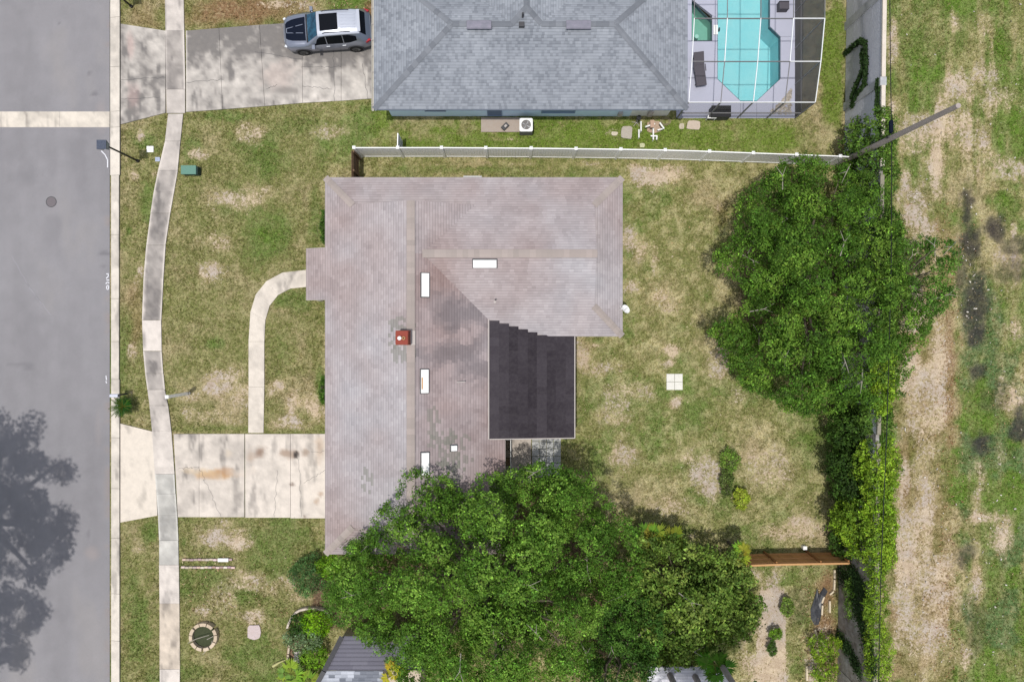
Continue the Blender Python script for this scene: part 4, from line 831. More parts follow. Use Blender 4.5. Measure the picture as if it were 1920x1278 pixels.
q = P(1509.5, 1027, .25); mb = MB(); mb.box(q.x - .1, q.x + .1, q.y - .1, q.y + .1, 0, .25); mb.box(q.x - .11, q.x + .11, q.y - .11, q.y + .11, .25, .27); mb.build('utility_box', M['white'], label='small white utility box on the grass above the cedar fence', cat='utility box')

# ------------------------------------------------------------------ white vinyl fence
FZ = 1.83
tops = [(664, 277), (746, 277), (828, 277), (911, 277.5), (996, 278), (1080, 279), (1164, 280), (1247, 281.5), (1330, 284), (1412, 287), (1493, 290), (1575, 293)]
fen = empty('vinyl_fence', P(1100, 295), 'long white vinyl privacy fence between the two house lots', 'fence')
fp = [P(a, b, FZ) for a, b in tops]
for i, p in enumerate(fp):
    mb = MB(); mb.box(p.x - .065, p.x + .065, p.y - .065, p.y + .065, -.05, FZ + .05); po = mb.build('post', M['vinyl'], fen)
    mb = MB(); mb.box(p.x - .085, p.x + .085, p.y - .085, p.y + .085, FZ + .05, FZ + .075); mb.add([(p.x - .08, p.y - .08, FZ + .076), (p.x + .08, p.y - .08, FZ + .076), (p.x + .08, p.y + .08, FZ + .076), (p.x - .08, p.y + .08, FZ + .076), (p.x, p.y, FZ + .15)], [(0, 1, 4), (1, 2, 4), (2, 3, 4), (3, 0, 4)]); mb.build('post_cap', M['vinyl'], po)
for i in range(len(fp) - 1):
    a, b = fp[i], fp[i + 1]; d = (b - a).normalized(); a2 = a + d * .07; b2 = b - d * .07; n = 15; mb = MB()
    for k in range(n):
        s0 = a2 + (b2 - a2) * (k / n) + d * .004; s1 = a2 + (b2 - a2) * ((k + 1) / n) - d * .004
        mb.bar((s0.x, s0.y, .93), (s1.x, s1.y, .93), .022, 1.66)
    mb.build('board_panel', M['vinyl'], fen, kind='stuff')
    for z, h in ((FZ - .04, .09), (.1, .12)):
        mb = MB(); mb.bar((a2.x, a2.y, z), (b2.x, b2.y, z), .05, h); mb.build('rail', M['vinyl'], fen)
p = fp[-1]; mb = MB(); q = P(1592, 294, FZ); mb.bar((p.x + .07, p.y, FZ - .04), (q.x, q.y, FZ - .04), .05, .09); mb.bar((p.x + .07, p.y, .9), (q.x, q.y, .9), .022, 1.6); mb.build('rail', M['vinyl'], fen)
# open gate leaf
gt = empty('white_gate', P(748, 262), 'white gate leaf standing open behind the left part of the vinyl fence', 'gate')
a = P(745.5, 276, 1.5); b = P(746, 251, 1.5)
mb = MB()
for z in (.15, .85, 1.5): mb.bar((a.x, a.y, z), (b.x, b.y, z), .05, .07)
mb.bar((a.x, a.y, .1), (a.x, a.y, 1.53), .06, .06); mb.bar((b.x, b.y, .1), (b.x, b.y, 1.53), .06, .06); mb.build('frame', M['vinyl'], gt)
mb = MB(); mb.bar((a.x - .005, a.y, .82), (b.x - .005, b.y, .82), .018, 1.3); mb.build('infill', mat('gate_infill', A(165, 170, 175), .6), gt)
# weathered fence from the vinyl corner to the house
wf = empty('wooden_side_fence', P(671, 315), 'short weathered wooden fence joining the vinyl fence corner to the house', 'fence')
xw = P(659, 0, 1.8).x; y0 = P(0, 281, 1.8).y; y1 = yN - .5
nb_ = int((y0 - y1) / .145)
for k in range(nb_):
    ya = y1 + k * (y0 - y1) / nb_; mb = MB(); hh = 1.8 + random.uniform(-.02, .02); mb.box(xw - .012, xw + .012, ya + .004, ya + (y0 - y1) / nb_ - .006, .04, hh); mb.build('board', M['wood_old'], wf)
for z in (.35, 1.0, 1.6):
    mb = MB(); mb.box(xw + .014, xw + .055, y1, y0, z - .045, z + .045); mb.build('rail', M['wood_old'], wf)
for yy in (y0 - .06, (y0 + y1) / 2):
    mb = MB(); mb.box(xw + .057, xw + .15, yy - .045, yy + .045, 0, 1.78); mb.build('post', M['wood_old'], wf)
# cedar fence at the back yard
cf = empty('cedar_fence', P(1480, 1037), 'new orange-brown cedar fence closing the lower end of the back yard', 'fence')
HZ = 1.95; pa = P(1392, 1060, HZ); pb = P(1470, 1057.5, HZ); pc2 = P(1593, 1055.5, HZ)
def cedar(a, b):
    d = (b - a); n = int(d.length / .145); dn = d.normalized(); nn = Vector((-dn.y, dn.x, 0))
    if nn.y < 0: nn = -nn
    for k in range(n):
        s0 = a + d * (k / n) + dn * .003; s1 = a + d * ((k + 1) / n) - dn * .003; mb = MB(); h = 1.93 + random.uniform(-.015, .015); t = random.uniform(.85, 1.12)
        mb.bar((s0.x, s0.y, h / 2 + .02), (s1.x, s1.y, h / 2 + .02), .02, h, tuple(v * t for v in A(212, 158, 104))); mb.build('board', M['wood'], cf)
    for z in (.3, 1.05, 1.72):
        mb = MB(); mb.bar(a + nn * .035 - Vector((0, 0, HZ - z)), b + nn * .035 - Vector((0, 0, HZ - z)), .045, .09, A(225, 172, 118)); mb.build('rail', M['wood'], cf)
    mb = MB(); mb.bar(a - Vector((0, 0, -.01)), b - Vector((0, 0, -.01)), .10, .035, A(205, 160, 110)); mb.build('cap_rail', M['wood'], cf)
cedar(pa, pb); cedar(pb, pc2)
for px, py in ((1392, 1060), (1457, 1058), (1540, 1056.5), (1592, 1055.5)):
    q = P(px, py, HZ); mb = MB(); mb.box(q.x - .045, q.x + .045, q.y + .06, q.y + .15, 0, 1.9, A(150, 105, 62)); mb.build('post', M['wood'], cf)

# ------------------------------------------------------------------ precast boundary wall
WZ = 3.9
wa = P(1659, -60, WZ); wb = P(1640, 1340, WZ); wall = empty('boundary_wall', (wa.x, 0, 0), 'tall blue-grey stone-textured boundary wall with a pale cap along the back lots', 'wall')
d = (wb - wa); dn = Vector((d.x, d.y, 0)).normalized(); L_ = math.hypot(d.x, d.y); seg = 4.6; n = int(L_ / seg) + 1
off0 = (wa.y - P(0, 20, 1.9).y)   # a pilaster near the top of the picture
s0 = off0 % seg - seg
pos = [s0 + k * seg for k in range(n + 3) if -seg <= s0 + k * seg <= L_ + seg]
for s_ in pos:
    c = Vector((wa.x, wa.y, 0)) + dn * s_; mb = MB(); mb.obox((c.x, c.y, WZ / 2), dn, (dn.y, -dn.x, 0), (0, 0, 1), .22, .16 if c.y > 11 else .10, WZ / 2 + (.02 if c.y > 11 else -.12)); mb.build('pilaster', M['pilaster'] if c.y > 11 else M['wall_dirty'], wall)
for k in range(len(pos) - 1):
    a = Vector((wa.x, wa.y, 0)) + dn * (pos[k] + .22); b = Vector((wa.x, wa.y, 0)) + dn * (pos[k + 1] - .22)
    for j in range(4):
        mb = MB(); mb.bar((a.x, a.y, .02 + j * .96 + .47), (b.x, b.y, .02 + j * .96 + .47), .14, .94); mb.build('panel', M['stonewall'] if (a.y + b.y) / 2 > -9 else M['wall_dirty'], wall)
    mb = MB(); mb.bar((a.x, a.y, WZ + .0), (b.x, b.y, WZ + .0), .2, .1); mb.build('cap_stone', M['cap'] if (a.y + b.y) / 2 > 11 else M['cap_dirty'], wall)
# ------------------------------------------------------------------ pool cage, deck, pool
cage_y = [P(0, 222).y, 14.63, 16.67, 18.75, 20.9]; cage_z = [2.6, 3.25, 3.7, 3.75, 3.75]; cage_x = [9.42, 11.13, 12.86, 14.55, P(1490, 0).x]
dk = empty('pool_deck', P(1390, 200), kind='structure')
POOL = [P(*q) for q in [(1345, 38), (1345, 149), (1388, 190), (1418, 190), (1462.5, 148), (1462.5, 70), (1443, 51), (1443, -60), (1345, -60)]]
# deck pieces around the pool opening
def dpoly(pts, z=.05, th=.2, m_='deck'):
    mb = MB(); mb.prism([tuple(P(*p)[:2]) for p in pts], z - th, z); mb.build('slab', M[m_], dk)
g = .35
dpoly([(1268, 78), (1345 - g, 78), (1345 - g, 149), (1268, 149)]); dpoly([(1268, 149 + g), (1344.6, 149 + g), (1387.6, 190), (1387.6, 222), (1268, 222)])
dpoly([(1388, 190.5), (1418, 190.5), (1418, 222), (1388, 222)]); dpoly([(1418.4, 190.3), (1463, 148.6), (1490, 148.6), (1490, 222), (1418.4, 222)])
dpoly([(1463, 70), (1490, 70), (1490, 148), (1463, 148)]); dpoly([(1443.4, -60), (1490, -60), (1490, 69.6), (1463, 69.6), (1443.4, 50.6)])
dpoly([(1335, 30), (1345 - g, 38), (1345 - g, 77.6), (1335, 77.6)]); dpoly([(1297, 0), (1297, -60), (1344.6, -60), (1344.6, 37), (1335, 29.6)]); dpoly([(1268, -60), (1296.5, -60), (1296.5, 77.6), (1268, 77.6)])
pl = empty('swimming_pool', P(1400, 100), 'turquoise swimming pool with angled corners under the screen cage', 'swimming pool')
def basin(poly, depth, name, parent, m_, mt):
    mb = MB(); n = len(poly); zt = .03
    vs = [(p.x, p.y, zt) for p in poly] + [(p.x, p.y, -depth) for p in poly]
    mb.add(vs, [(i, (i + 1) % n, n + (i + 1) % n, n + i) for i in range(n)] + [tuple(range(n, 2 * n))]); mb.build(name, m_, parent)
    c = sum((Vector(p) for p in poly), Vector()) / n; mb = MB()
    for i in range(n):
        a = Vector(poly[i]); b = Vector(poly[(i + 1) % n]); ai = a + (c - a).normalized() * .02; bi = b + (c - b).normalized() * .02
        mb.add([(ai.x, ai.y, .03), (bi.x, bi.y, .03), (bi.x, bi.y, -.2), (ai.x, ai.y, -.2)], [(0, 1, 2, 3)])
    mb.build('waterline_tile', mt, parent)
basin(POOL, 1.5, 'basin', pl, M['plaster'], M['tile'])
mb = MB(); mb.add([(p.x, p.y, -.09) for p in POOL], [tuple(range(len(POOL)))]); mb.build('water', M['water'], pl)
q = P(1347.5, 56, -.3); mb = MB(); mb.tube([(q.x, q.y, -.3), (q.x + .05, q.y, -.3)], [.12, .12], 14); mb.build('pool_light', M['dark'], pl)
sp = empty('spa', P(1315, 50), 'small pale-green spa tub set beside the swimming pool', 'spa')
SPA = [P(*q) for q in [(1297, 2), (1325, 31), (1334.5, 40), (1334.5, 77), (1297, 77)]]
basin(SPA, .9, 'basin', sp, mat('spa_plaster', A(190, 215, 205), .7, n1=(3, .4, A(170, 200, 190))), M['tile'])
mb = MB(); mb.add([(p.x, p.y, -.05) for p in SPA], [tuple(range(len(SPA)))]); mb.build('water', M['spa_water'], sp)
mb = MB(); q = P(1340, 57); mb.box(q.x - .1, q.x + .14, q.y - .3, q.y + .24, .0, .14); mb.build('spillway', M['white'], sp)
mb = MB(); q = P(1308, 66, -.3); mb.tube([(q.x, q.y, -.5), (q.x, q.y, -.47)], [.12, .12], 12); mb.build('drain_cover', M['white'], sp)
cg_ = empty('screen_cage', P(1400, 120), 'aluminium screen enclosure over the swimming pool deck', 'pool enclosure')
for j in range(5):      # cross beams
    for i in range(4):
        m_ = M['bronze'] if j in (1, 2, 3) and i < 3 else M['alu']
        mb = MB(); mb.bar((cage_x[i], cage_y[j], cage_z[j]), (cage_x[i + 1], cage_y[j], cage_z[j]), .035, .08); mb.build('beam', m_, cg_)
for i in range(5):      # purlins
    for j in range(4):
        m_ = M['bronze'] if (i in (1, 3) and j == 0) or j >= 2 else M['alu']
        mb = MB(); mb.bar((cage_x[i], cage_y[j], cage_z[j] + .055), (cage_x[i], cage_y[j + 1], cage_z[j + 1] + .055), .036, .05); mb.build('purlin', m_, cg_)
for i in range(5):
    mb = MB(); mb.bar((cage_x[i], cage_y[0], .05), (cage_x[i], cage_y[0], cage_z[0]), .06, .06); mb.build('post', M['bronze'], cg_)
for j in range(1, 5):
    mb = MB(); mb.bar((cage_x[4], cage_y[j], .05), (cage_x[4], cage_y[j], cage_z[j]), .05, .05); mb.build('post', M['bronze'], cg_)
for i in range(4):
    mb = MB(); mb.bar((cage_x[i], cage_y[0], .9), (cage_x[i + 1], cage_y[0], .9), .05, .05); mb.build('rail', M['bronze'], cg_)
    mb = MB(); mb.bar((cage_x[4], cage_y[i], .9), (cage_x[4], cage_y[i + 1], .9), .05, .05); mb.build('rail', M['bronze'], cg_)
    mb = MB(); mb.add([(cage_x[i], cage_y[0] + .01, .06), (cage_x[i + 1], cage_y[0] + .01, .06), (cage_x[i + 1], cage_y[0] + .01, cage_z[0]), (cage_x[i], cage_y[0] + .01, cage_z[0])], [(0, 1, 2, 3)]); mb.build('screen_panel', M['screen_front'], cg_)
    mb = MB(); mb.add([(cage_x[4] - .01, cage_y[i], .06), (cage_x[4] - .01, cage_y[i + 1], .06), (cage_x[4] - .01, cage_y[i + 1], cage_z[i + 1]), (cage_x[4] - .01, cage_y[i], cage_z[i])], [(0, 1, 2, 3)]); mb.build('screen_panel', M['screen_wall'], cg_)
    for j in range(4):
        mb = MB(); mb.add([(cage_x[i], cage_y[j], cage_z[j] + .03), (cage_x[i + 1], cage_y[j], cage_z[j] + .03), (cage_x[i + 1], cage_y[j + 1], cage_z[j + 1] + .03), (cage_x[i], cage_y[j + 1], cage_z[j + 1] + .03)], [(0, 1, 2, 3)]); mb.build('screen_panel', M['screen'], cg_)
# poolside furniture
lo = empty('pool_lounger', P(1310, 130), 'charcoal woven reclining lounger on the deck beside the pool', 'lounger')
q0 = P(1308, 103, .4); q1 = P(1315, 160, .35); dd = (q1 - q0); dd.z = 0; dn2 = dd.normalized(); sd2 = Vector((-dn2.y, dn2.x, 0))
mb = MB(); mb.obox(q0 + dn2 * (dd.length * .68), dn2, sd2, (0, 0, 1), dd.length * .34, .29, .03); mb.build('seat', M['plastic_dark'], lo)
bk = dn2 + Vector((0, 0, -.35)); mb = MB(); mb.obox(q0 + dn2 * (dd.length * .15) + Vector((0, 0, .14)), bk, sd2, bk.cross(sd2), dd.length * .2, .29, .025); mb.build('backrest', M['plastic_dark'], lo)
for s_ in (-1, 1):
    for t in (.1, .92):
        c = q0 + dn2 * dd.length * t + sd2 * s_ * .26; mb = MB(); mb.bar((c.x, c.y, .05), (c.x, c.y, .38), .04, .04); mb.build('leg', M['plastic_dark'], lo)
    c = q0 + dn2 * dd.length * .35 + sd2 * s_ * .31; mb = MB(); mb.bar((c.x, c.y, .52), (c.x + dn2.x * .4, c.y + dn2.y * .4, .52), .05, .03); mb.build('armrest', M['plastic_dark'], lo)
q = P(1353, 209, .7); mb = MB(); mb.box(q.x - .55, q.x + .5, q.y - .3, q.y + .3, .12, .7); bo = empty('barbecue_cabinet', (q.x, q.y, .05), 'dark cabinet standing inside the front screen of the pool cage', 'cabinet'); mb.build('body', M['dark'], bo)
mb = MB(); mb.box(q.x - .57, q.x + .52, q.y - .32, q.y + .32, .70, .74); mb.build('lid', M['black'], bo)
for s_ in (-.45, .42):
    mb = MB(); mb.box(q.x + s_ - .03, q.x + s_ + .03, q.y - .25, q.y + .25, .05, .12); mb.build('foot', M['black'], bo)
q = P(1336, 218, .5); st = empty('white_side_table', (q.x, q.y, .05), 'small white framed table at the front screen of the pool cage', 'table'); mb = MB()
for a, b in (((-.28, -.1), (.2, -.1)), ((.2, -.1), (.3, .13)), ((.3, .13), (-.18, .13)), ((-.18, .13), (-.28, -.1))): mb.bar((q.x + a[0], q.y + a[1], .5), (q.x + b[0], q.y + b[1], .5), .05, .04)
mb.build('frame', M['white'], st); mb = MB(); mb.add([(q.x - .26, q.y - .08, .48), (q.x + .19, q.y - .08, .48), (q.x + .28, q.y + .11, .48), (q.x - .17, q.y + .11, .48)], [(0, 1, 2, 3)]); mb.build('top', M['dark'], st)
for a in ((-.26, -.09), (.19, -.09), (.28, .12), (-.16, .12)):
    mb = MB(); mb.bar((q.x + a[0], q.y + a[1], .05), (q.x + a[0], q.y + a[1], .48), .03, .03); mb.build('leg', M['white'], st)
q = P(1473, 10, .6); mb = MB(); mb.box(q.x - .3, q.x + .25, q.y - .15, q.y + .3, .05, .5); mb.build('deck_box', M['plastic_dark'], label='grey storage box on the deck at the top edge of the pool cage', cat='storage box')
mb = MB(); rs = random.Random(3)
for k in range(260):
    t = rs.random(); u = 1482 - t * 42 * rs.random(); v = 170 + t * 44
    if u < 1484 - (v - 168) * .95: continue
    q = P(u, v); r = rs.uniform(.03, .08); b_ = rs.randint(140, 205); mb.obox((q.x, q.y, .06), (rs.random(), rs.random() + .01, .1), (-rs.random(), rs.random() + .01, 0), (0, 0, 1), r, r * .7, .02, A(b_, b_ - 6, b_ - 16))
mb.build('pebble_bed', M['stone'], label='triangular bed of pale pebbles in the corner of the pool deck', cat='pebbles', kind='stuff')

# ------------------------------------------------------------------ silver SUV
def build_car():
    wf_ = P(570, 95, .36); wr = P(668, 88.5, .36); fwd = (wf_ - wr); fwd.z = 0; wbl = fwd.length; fwd.normalize()
    side = Vector((-fwd.y, fwd.x, 0));  side = side if side.y > 0 else -side     # points north
    cen = (wf_ + wr) / 2 + side * .86; cen.z = 0
    car = empty('parked_suv', cen, 'silver SUV with black bonnet panel and long glass roof parked nose to the street', 'car')
    ang = math.atan2(-fwd.y, -fwd.x)    # local +X = rear
    car.rotation_euler = (0, 0, ang)
    def lb(mb, name, m_, parent=car, smooth=False, **k):
        me_o = mb.build(name, M[m_] if isinstance(m_, str) else m_, None, smooth, **k); loc = Vector(me_o.location); me_o.parent = parent; me_o.location = loc; return me_o
    # stations: x, half width low, half width belt, sill z, belt z, top half width, top z
    S = [(-2.44, .52, .60, .42, .62, .45, .74), (-2.36, .78, .82, .32, .74, .62, .90), (-2.15, .93, .92, .28, .84, .74, 1.00), (-1.7, .97, .95, .28, .94, .78, 1.07), (-1.25, .97, .96, .28, 1.0, .80, 1.11), (-1.02, .975, .965, .28, 1.03, .80, 1.13),
         (-.35, .975, .965, .26, 1.06, .66, 1.66), (.1, .975, .965, .26, 1.07, .665, 1.74), (.9, .975, .965, .26, 1.08, .66, 1.75), (1.6, .975, .96, .28, 1.10, .64, 1.71), (1.95, .965, .94, .30, 1.11, .62, 1.65), (2.25, .93, .90, .34, 1.08, .64, 1.25), (2.42, .85, .84, .38, .98, .62, 1.02), (2.47, .74, .74, .42, .86, .55, .90)]
    mb = MB(); rows = []
    for x, wl, wb_, zs_, zb, wt, zt in S:
        r = [(x, wl * .9, zs_), (x, wl, zs_ + .14), (x, wl * 1.0, (zs_ + zb) / 2 + .05), (x, wb_, zb), (x, wt + (wb_ - wt) * .12, zb + (zt - zb) * .86), (x, wt * .92, zt - .01), (x, wt * .5, zt + .018), (x, 0, zt + .025)]
        rows.append([(a, -b, c) for a, b, c in r] + r[-2::-1])
    W_ = len(rows[0]); vs = [v for r in rows for v in r]
    fs = [(i * W_ + j, i * W_ + j + 1, (i + 1) * W_ + j + 1, (i + 1) * W_ + j) for i in range(len(rows) - 1) for j in range(W_ - 1)]
    fs += [tuple(range(W_)), tuple((len(rows) - 1) * W_ + j for j in range(W_))[::-1]]
    # roof faces separate part
    roof = [f for f in fs[:-2] if 6 <= f[0] // W_ <= 9 and 4 <= f[0] % W_ <= 9]
    mb.add(vs, [f for f in fs if f not in roof]); lb(mb, 'body', 'car', smooth=True)
    mb = MB(); mb.add(vs, roof); lb(mb, 'roof', 'car_roof', smooth=True)
    def interp(x):
        for a, b in zip(S, S[1:]):
            if a[0] <= x <= b[0]: t = (x - a[0]) / (b[0] - a[0]); return [p + (q - p) * t for p, q in zip(a, b)]
        return S[-1]
    # side glass
    for sgn, nm in ((-1, 'side_window'), (1, 'side_window')):
        for xa, xb_ in ((-.72, .02), (.07, .95), (1.0, 1.72)):
            mb = MB(); n = 5; top = []; bot = []
            for k in range(n + 1):
                x = xa + (xb_ - xa) * k / n; s = interp(x); f0, f1 = .10, .80
                if xa < -.5: f1 = .12 + .68 * min(1, (x + .78) / .42)
                if xb_ > 1.6: f1 = .80 - max(0, (x - 1.3)) * .35; f0 = .10 + max(0, (x - 1.3)) * .35
                def yy(f): return s[2] + (s[5] + (s[2] - s[5]) * .12 - s[2]) * f / .86 + .012
                bot.append((x, sgn * yy(f0), s[4] + (s[6] - s[4]) * f0)); top.append((x, sgn * yy(f1), s[4] + (s[6] - s[4]) * f1))
            mb.add(bot + top, [(k, k + 1, n + 2 + k, n + 1 + k) for k in range(n)]); lb(mb, nm, 'car_glass')
    # windscreen between stations 5 and 6, rear glass between 10 and 11
    def glass(xa, xb_, k, name, m_, lift=.014, e=.06, yw=.97):
        a = interp(xa); b = interp(xb_); mb = MB()
        ys = [-yw, -.5, 0, .5, yw]; A_ = [(xa, a[5] * y_, a[6] + .02 - .02 * abs(y_) + lift) for y_ in ys]; B_ = [(xb_, b[5] * y_, b[6] + .02 - .02 * abs(y_) + lift) for y_ in ys]
        mb.add(A_ + B_, [(i, i + 1, 6 + i, 5 + i) for i in range(4)]); return lb(mb, name, m_, smooth=True)
    glass(-.99, -.37, 0, 'windscreen', 'wind_glass', yw=.95); glass(1.97, 2.24, 0, 'rear_window', 'car_glass', yw=.98)
    mb = MB(); mb.bar((-1.03, -.78, 1.155), (-1.03, .78, 1.155), .09, .02); lb(mb, 'wiper_cowl', 'black')
    mb = MB(); s = interp(2.24); mb.bar((1.95, -.60, 1.70), (1.95, .60, 1.70), .16, .03); lb(mb, 'spoiler', 'car_roof')
    # bonnet panel (black with silver strip outlines)
    mb = MB(); st_ = [-2.28, -2.15, -1.9, -1.7, -1.4, -1.13]; hw = [.40, .50, .58, .61, .64, .66]; ys = [-1, -.5, 0, .5, 1]
    g_ = [(x, h * y_, interp(x)[6] + .034 - .012 * abs(y_)) for x, h in zip(st_, hw) for y_ in ys]
    mb.add(g_, [(i * 5 + j, i * 5 + j + 1, (i + 1) * 5 + j + 1, (i + 1) * 5 + j) for i in range(5) for j in range(4)]); hd = lb(mb, 'bonnet_panel', 'car_black', smooth=True)
    mb = MB()
    for sgn in (-1, 1): mb.bar((-2.2, sgn * .12, interp(-2.2)[6] + .045), (-1.25, sgn * .24, interp(-1.25)[6] + .045), .035, .014)
    mb.bar((-2.2, -.13, interp(-2.2)[6] + .045), (-2.2, .13, interp(-2.2)[6] + .045), .04, .014); lb(mb, 'bonnet_strip', 'car')
    # glass roof, roof ribs, rails
    mb = MB(); mb.add([(-.18, -.46, 1.745), (.82, -.46, 1.775), (.82, .46, 1.775), (-.18, .46, 1.745), (.3, 0, 1.79)], [(0, 1, 4), (1, 2, 4), (2, 3, 4), (3, 0, 4)]); lb(mb, 'glass_roof', 'car_glass')
    mb = MB()
    for y_ in (-.36, -.18, 0, .18, .36): mb.bar((.95, y_, 1.785), (1.75, y_, 1.725), .05, .014)
    lb(mb, 'roof_ribs', 'car_roof')
    for sgn in (-1, 1):
        mb = MB(); mb.tube([(-.05, sgn * .61, 1.73), (.1, sgn * .60, 1.80), (1.3, sgn * .60, 1.79), (1.45, sgn * .60, 1.74)], [.02] * 4, 6); lb(mb, 'roof_rail', 'black')
        mb = MB(); mb.obox((-.72, sgn * 1.07, 1.12), (1, 0, 0), (0, 1, 0), (0, 0, 1), .08, .12, .08); mb.bar((-.70, sgn * .95, 1.08), (-.72, sgn * 1.02, 1.1), .05, .04); lb(mb, 'door_mirror', 'car', smooth=False)
        mb = MB(); mb.obox((-2.30, sgn * .70, .80), (1, sgn * .5, 0), (-sgn * .5, 1, 0), (0, 0, 1), .07, .13, .05); lb(mb, 'headlight', 'lamp_clear')
        mb = MB(); mb.obox((2.30, sgn * .84, 1.0), (1, -sgn * .45, 0), (sgn * .45, 1, 0), (0, 0, 1), .14, .05, .09); lb(mb, 'tail_light', 'lamp_red')
        for xh in (-.05, .85):
            mb = MB(); mb.bar((xh, sgn * .985, .93), (xh + .2, sgn * .985, .94), .03, .04); lb(mb, 'door_handle', 'lamp_clear')
        for xw_ in (-wbl / 2, wbl / 2):
            mb = MB(); mb.tube([(xw_, sgn * .80, .36), (xw_, sgn * .83, .36), (xw_, sgn * .99, .36), (xw_, sgn * 1.01, .36)], [.33, .37, .37, .33], 22); wo = lb(mb, 'wheel', 'tyre')
            mb = MB(); mb.tube([(xw_, sgn * 1.005, .36), (xw_, sgn * 1.02, .36)], [.24, .22], 18)
            for k in range(5):
                t = k * 2 * math.pi / 5; mb.bar((xw_, sgn * 1.025, .36), (xw_ + .23 * math.cos(t), sgn * 1.025, .36 + .23 * math.sin(t)), .05, .02)
            r_ = mb.build('rim', M['rim']); l = Vector(r_.location); r_.parent = wo; r_.location = l - Vector(wo.location)
            mb = MB()
            arc = [(xw_ + .43 * math.cos(t), sgn * .965, .36 + .43 * math.sin(t)) for t in np.linspace(.1, math.pi - .1, 12)]
            mb.tube(arc, [.045] * 12, 6); lb(mb, 'wheel_arch', 'dark')
    mb = MB(); mb.box(-2.47, -2.40, -.5, .5, .42, .62); lb(mb, 'grille', 'black')
build_car()

# ------------------------------------------------------------------ street furniture
def lamp(px, py, label, rot=0, scale=1.):
    base = P(px, py); o = empty('street_lamp', base, label, 'street lamp', 'black street lamps along the kerb')
    hz = 3.25; mb = MB(); mb.tube([(base.x, base.y, 0), (base.x, base.y, .12), (base.x, base.y, .14), (base.x, base.y, hz - .05)], [.09, .09, .055, .045], 10); mb.build('pole', M['black'], o)
    mb = MB(); hx, hy = base.x - .12, base.y; s_ = .23
    v0 = [(hx + a * .14, hy + b * .14, hz - .42) for a, b in ((-1, -1), (1, -1), (1, 1), (-1, 1))]; v1 = [(hx + a * s_, hy + b * s_, hz) for a, b in ((-1, -1), (1, -1), (1, 1), (-1, 1))]
    mb.add(v0 + v1, [(i, (i + 1) % 4, 4 + (i + 1) % 4, 4 + i) for i in range(4)] + [(3, 2, 1, 0)]); hd = mb.build('lantern', M['lens'], o)
    mb = MB(); mb.box(hx - s_ - .02, hx + s_ + .02, hy - s_ - .01, hy + s_ + .01, hz, hz + .05); mb.build('lid', mat('lamp_lid', (.045, .055, .085), .35, n1=(18, .5, (.12, .14, .18))), hd)
    mb = MB(); mb.bar((base.x, base.y, hz - .3), (hx, hy, hz - .3), .06, .06); mb.build('bracket', M['black'], o)
    for a, b in ((-1, -1), (1, -1), (1, 1), (-1, 1)):
        mb = MB(); mb.bar((hx + a * .14, hy + b * .14, hz - .42), (hx + a * s_, hy + b * s_, hz), .02, .02); mb.build('glazing_bar', M['black'], hd)
    return o
lamp(259, 302, 'black street lamp leaning over the kerb just below the valley gutter')
l2 = lamp(247, 13, 'black street lamp at the top edge of the picture by the kerb')
q = P(341, 309, .7); gb = empty('utility_pedestal', P(358, 320), 'green utility cabinet on the grass beside the sidewalk', 'utility cabinet')
qa = P(340, 327, .45); qb = P(368, 310.5, .45)
mb = MB(); mb.box(qa.x + .03, qb.x + .05, qa.y + .03, qb.y - .03, 0, .42); mb.build('body', M['green_dark'], gb)
mb = MB(); mb.box(qa.x, qb.x, qa.y, qb.y, .42, .5); mb.build('lid', M['green_box'], gb)
mb = MB(); qc = P(376, 318); mb.box(qc.x - .28, qc.x, qa.y + .02, qb.y - .05, 0, .2); mb.build('plinth', M['green_dark'], gb)
for px, py, lab in ((282, 280, 'white water meter lid in the grass strip between kerb and sidewalk'), (296, 299, 'pale blue meter lid touching the left edge of the sidewalk')):
    q = P(px, py); o = empty('meter_box', q, lab, 'meter box', 'water meter boxes in the verge'); s_ = .19 if px < 290 else .13
    mb = MB(); mb.box(q.x - s_, q.x + s_, q.y - s_ * .9, q.y + s_ * .9, -.05, .045); mb.build('lid', M['white'] if px < 290 else mat('pale_blue_lid', A(175, 185, 210), .6), o)
    mb = MB(); mb.box(q.x - s_ * .6, q.x + s_ * .6, q.y - .01, q.y + .01, .045, .05); mb.build('slot', M['dark'], o)
q = P(96.5, 378.5); mh = empty('manhole', q, 'round cast-iron manhole cover in the middle of the street', 'manhole')
mb = MB(); n = 32
for r0, r1 in ((.27, .31),):
    for k in range(n):
        a, b = 2 * math.pi * k / n, 2 * math.pi * (k + 1) / n; mb.add([(q.x + r * math.cos(t), q.y + r * math.sin(t), .019) for r, t in ((r0, a), (r1, a), (r1, b), (r0, b))], [(0, 1, 2, 3)])
mb.build('frame_ring', M['dark'], mh); mb = MB(); mb.tube([(q.x, q.y, .0), (q.x, q.y, .017)], [.265, .265], 32); mb.tube([(q.x, q.y, .0), (q.x, q.y, .022)], [.03, .03], 10); 
for a in range(-3, 4): mb.box(q.x - .2, q.x + .2, q.y + a * .06 - .008, q.y + a * .06 + .008, .017, .022)
mb.build('cover', M['iron'], mh)
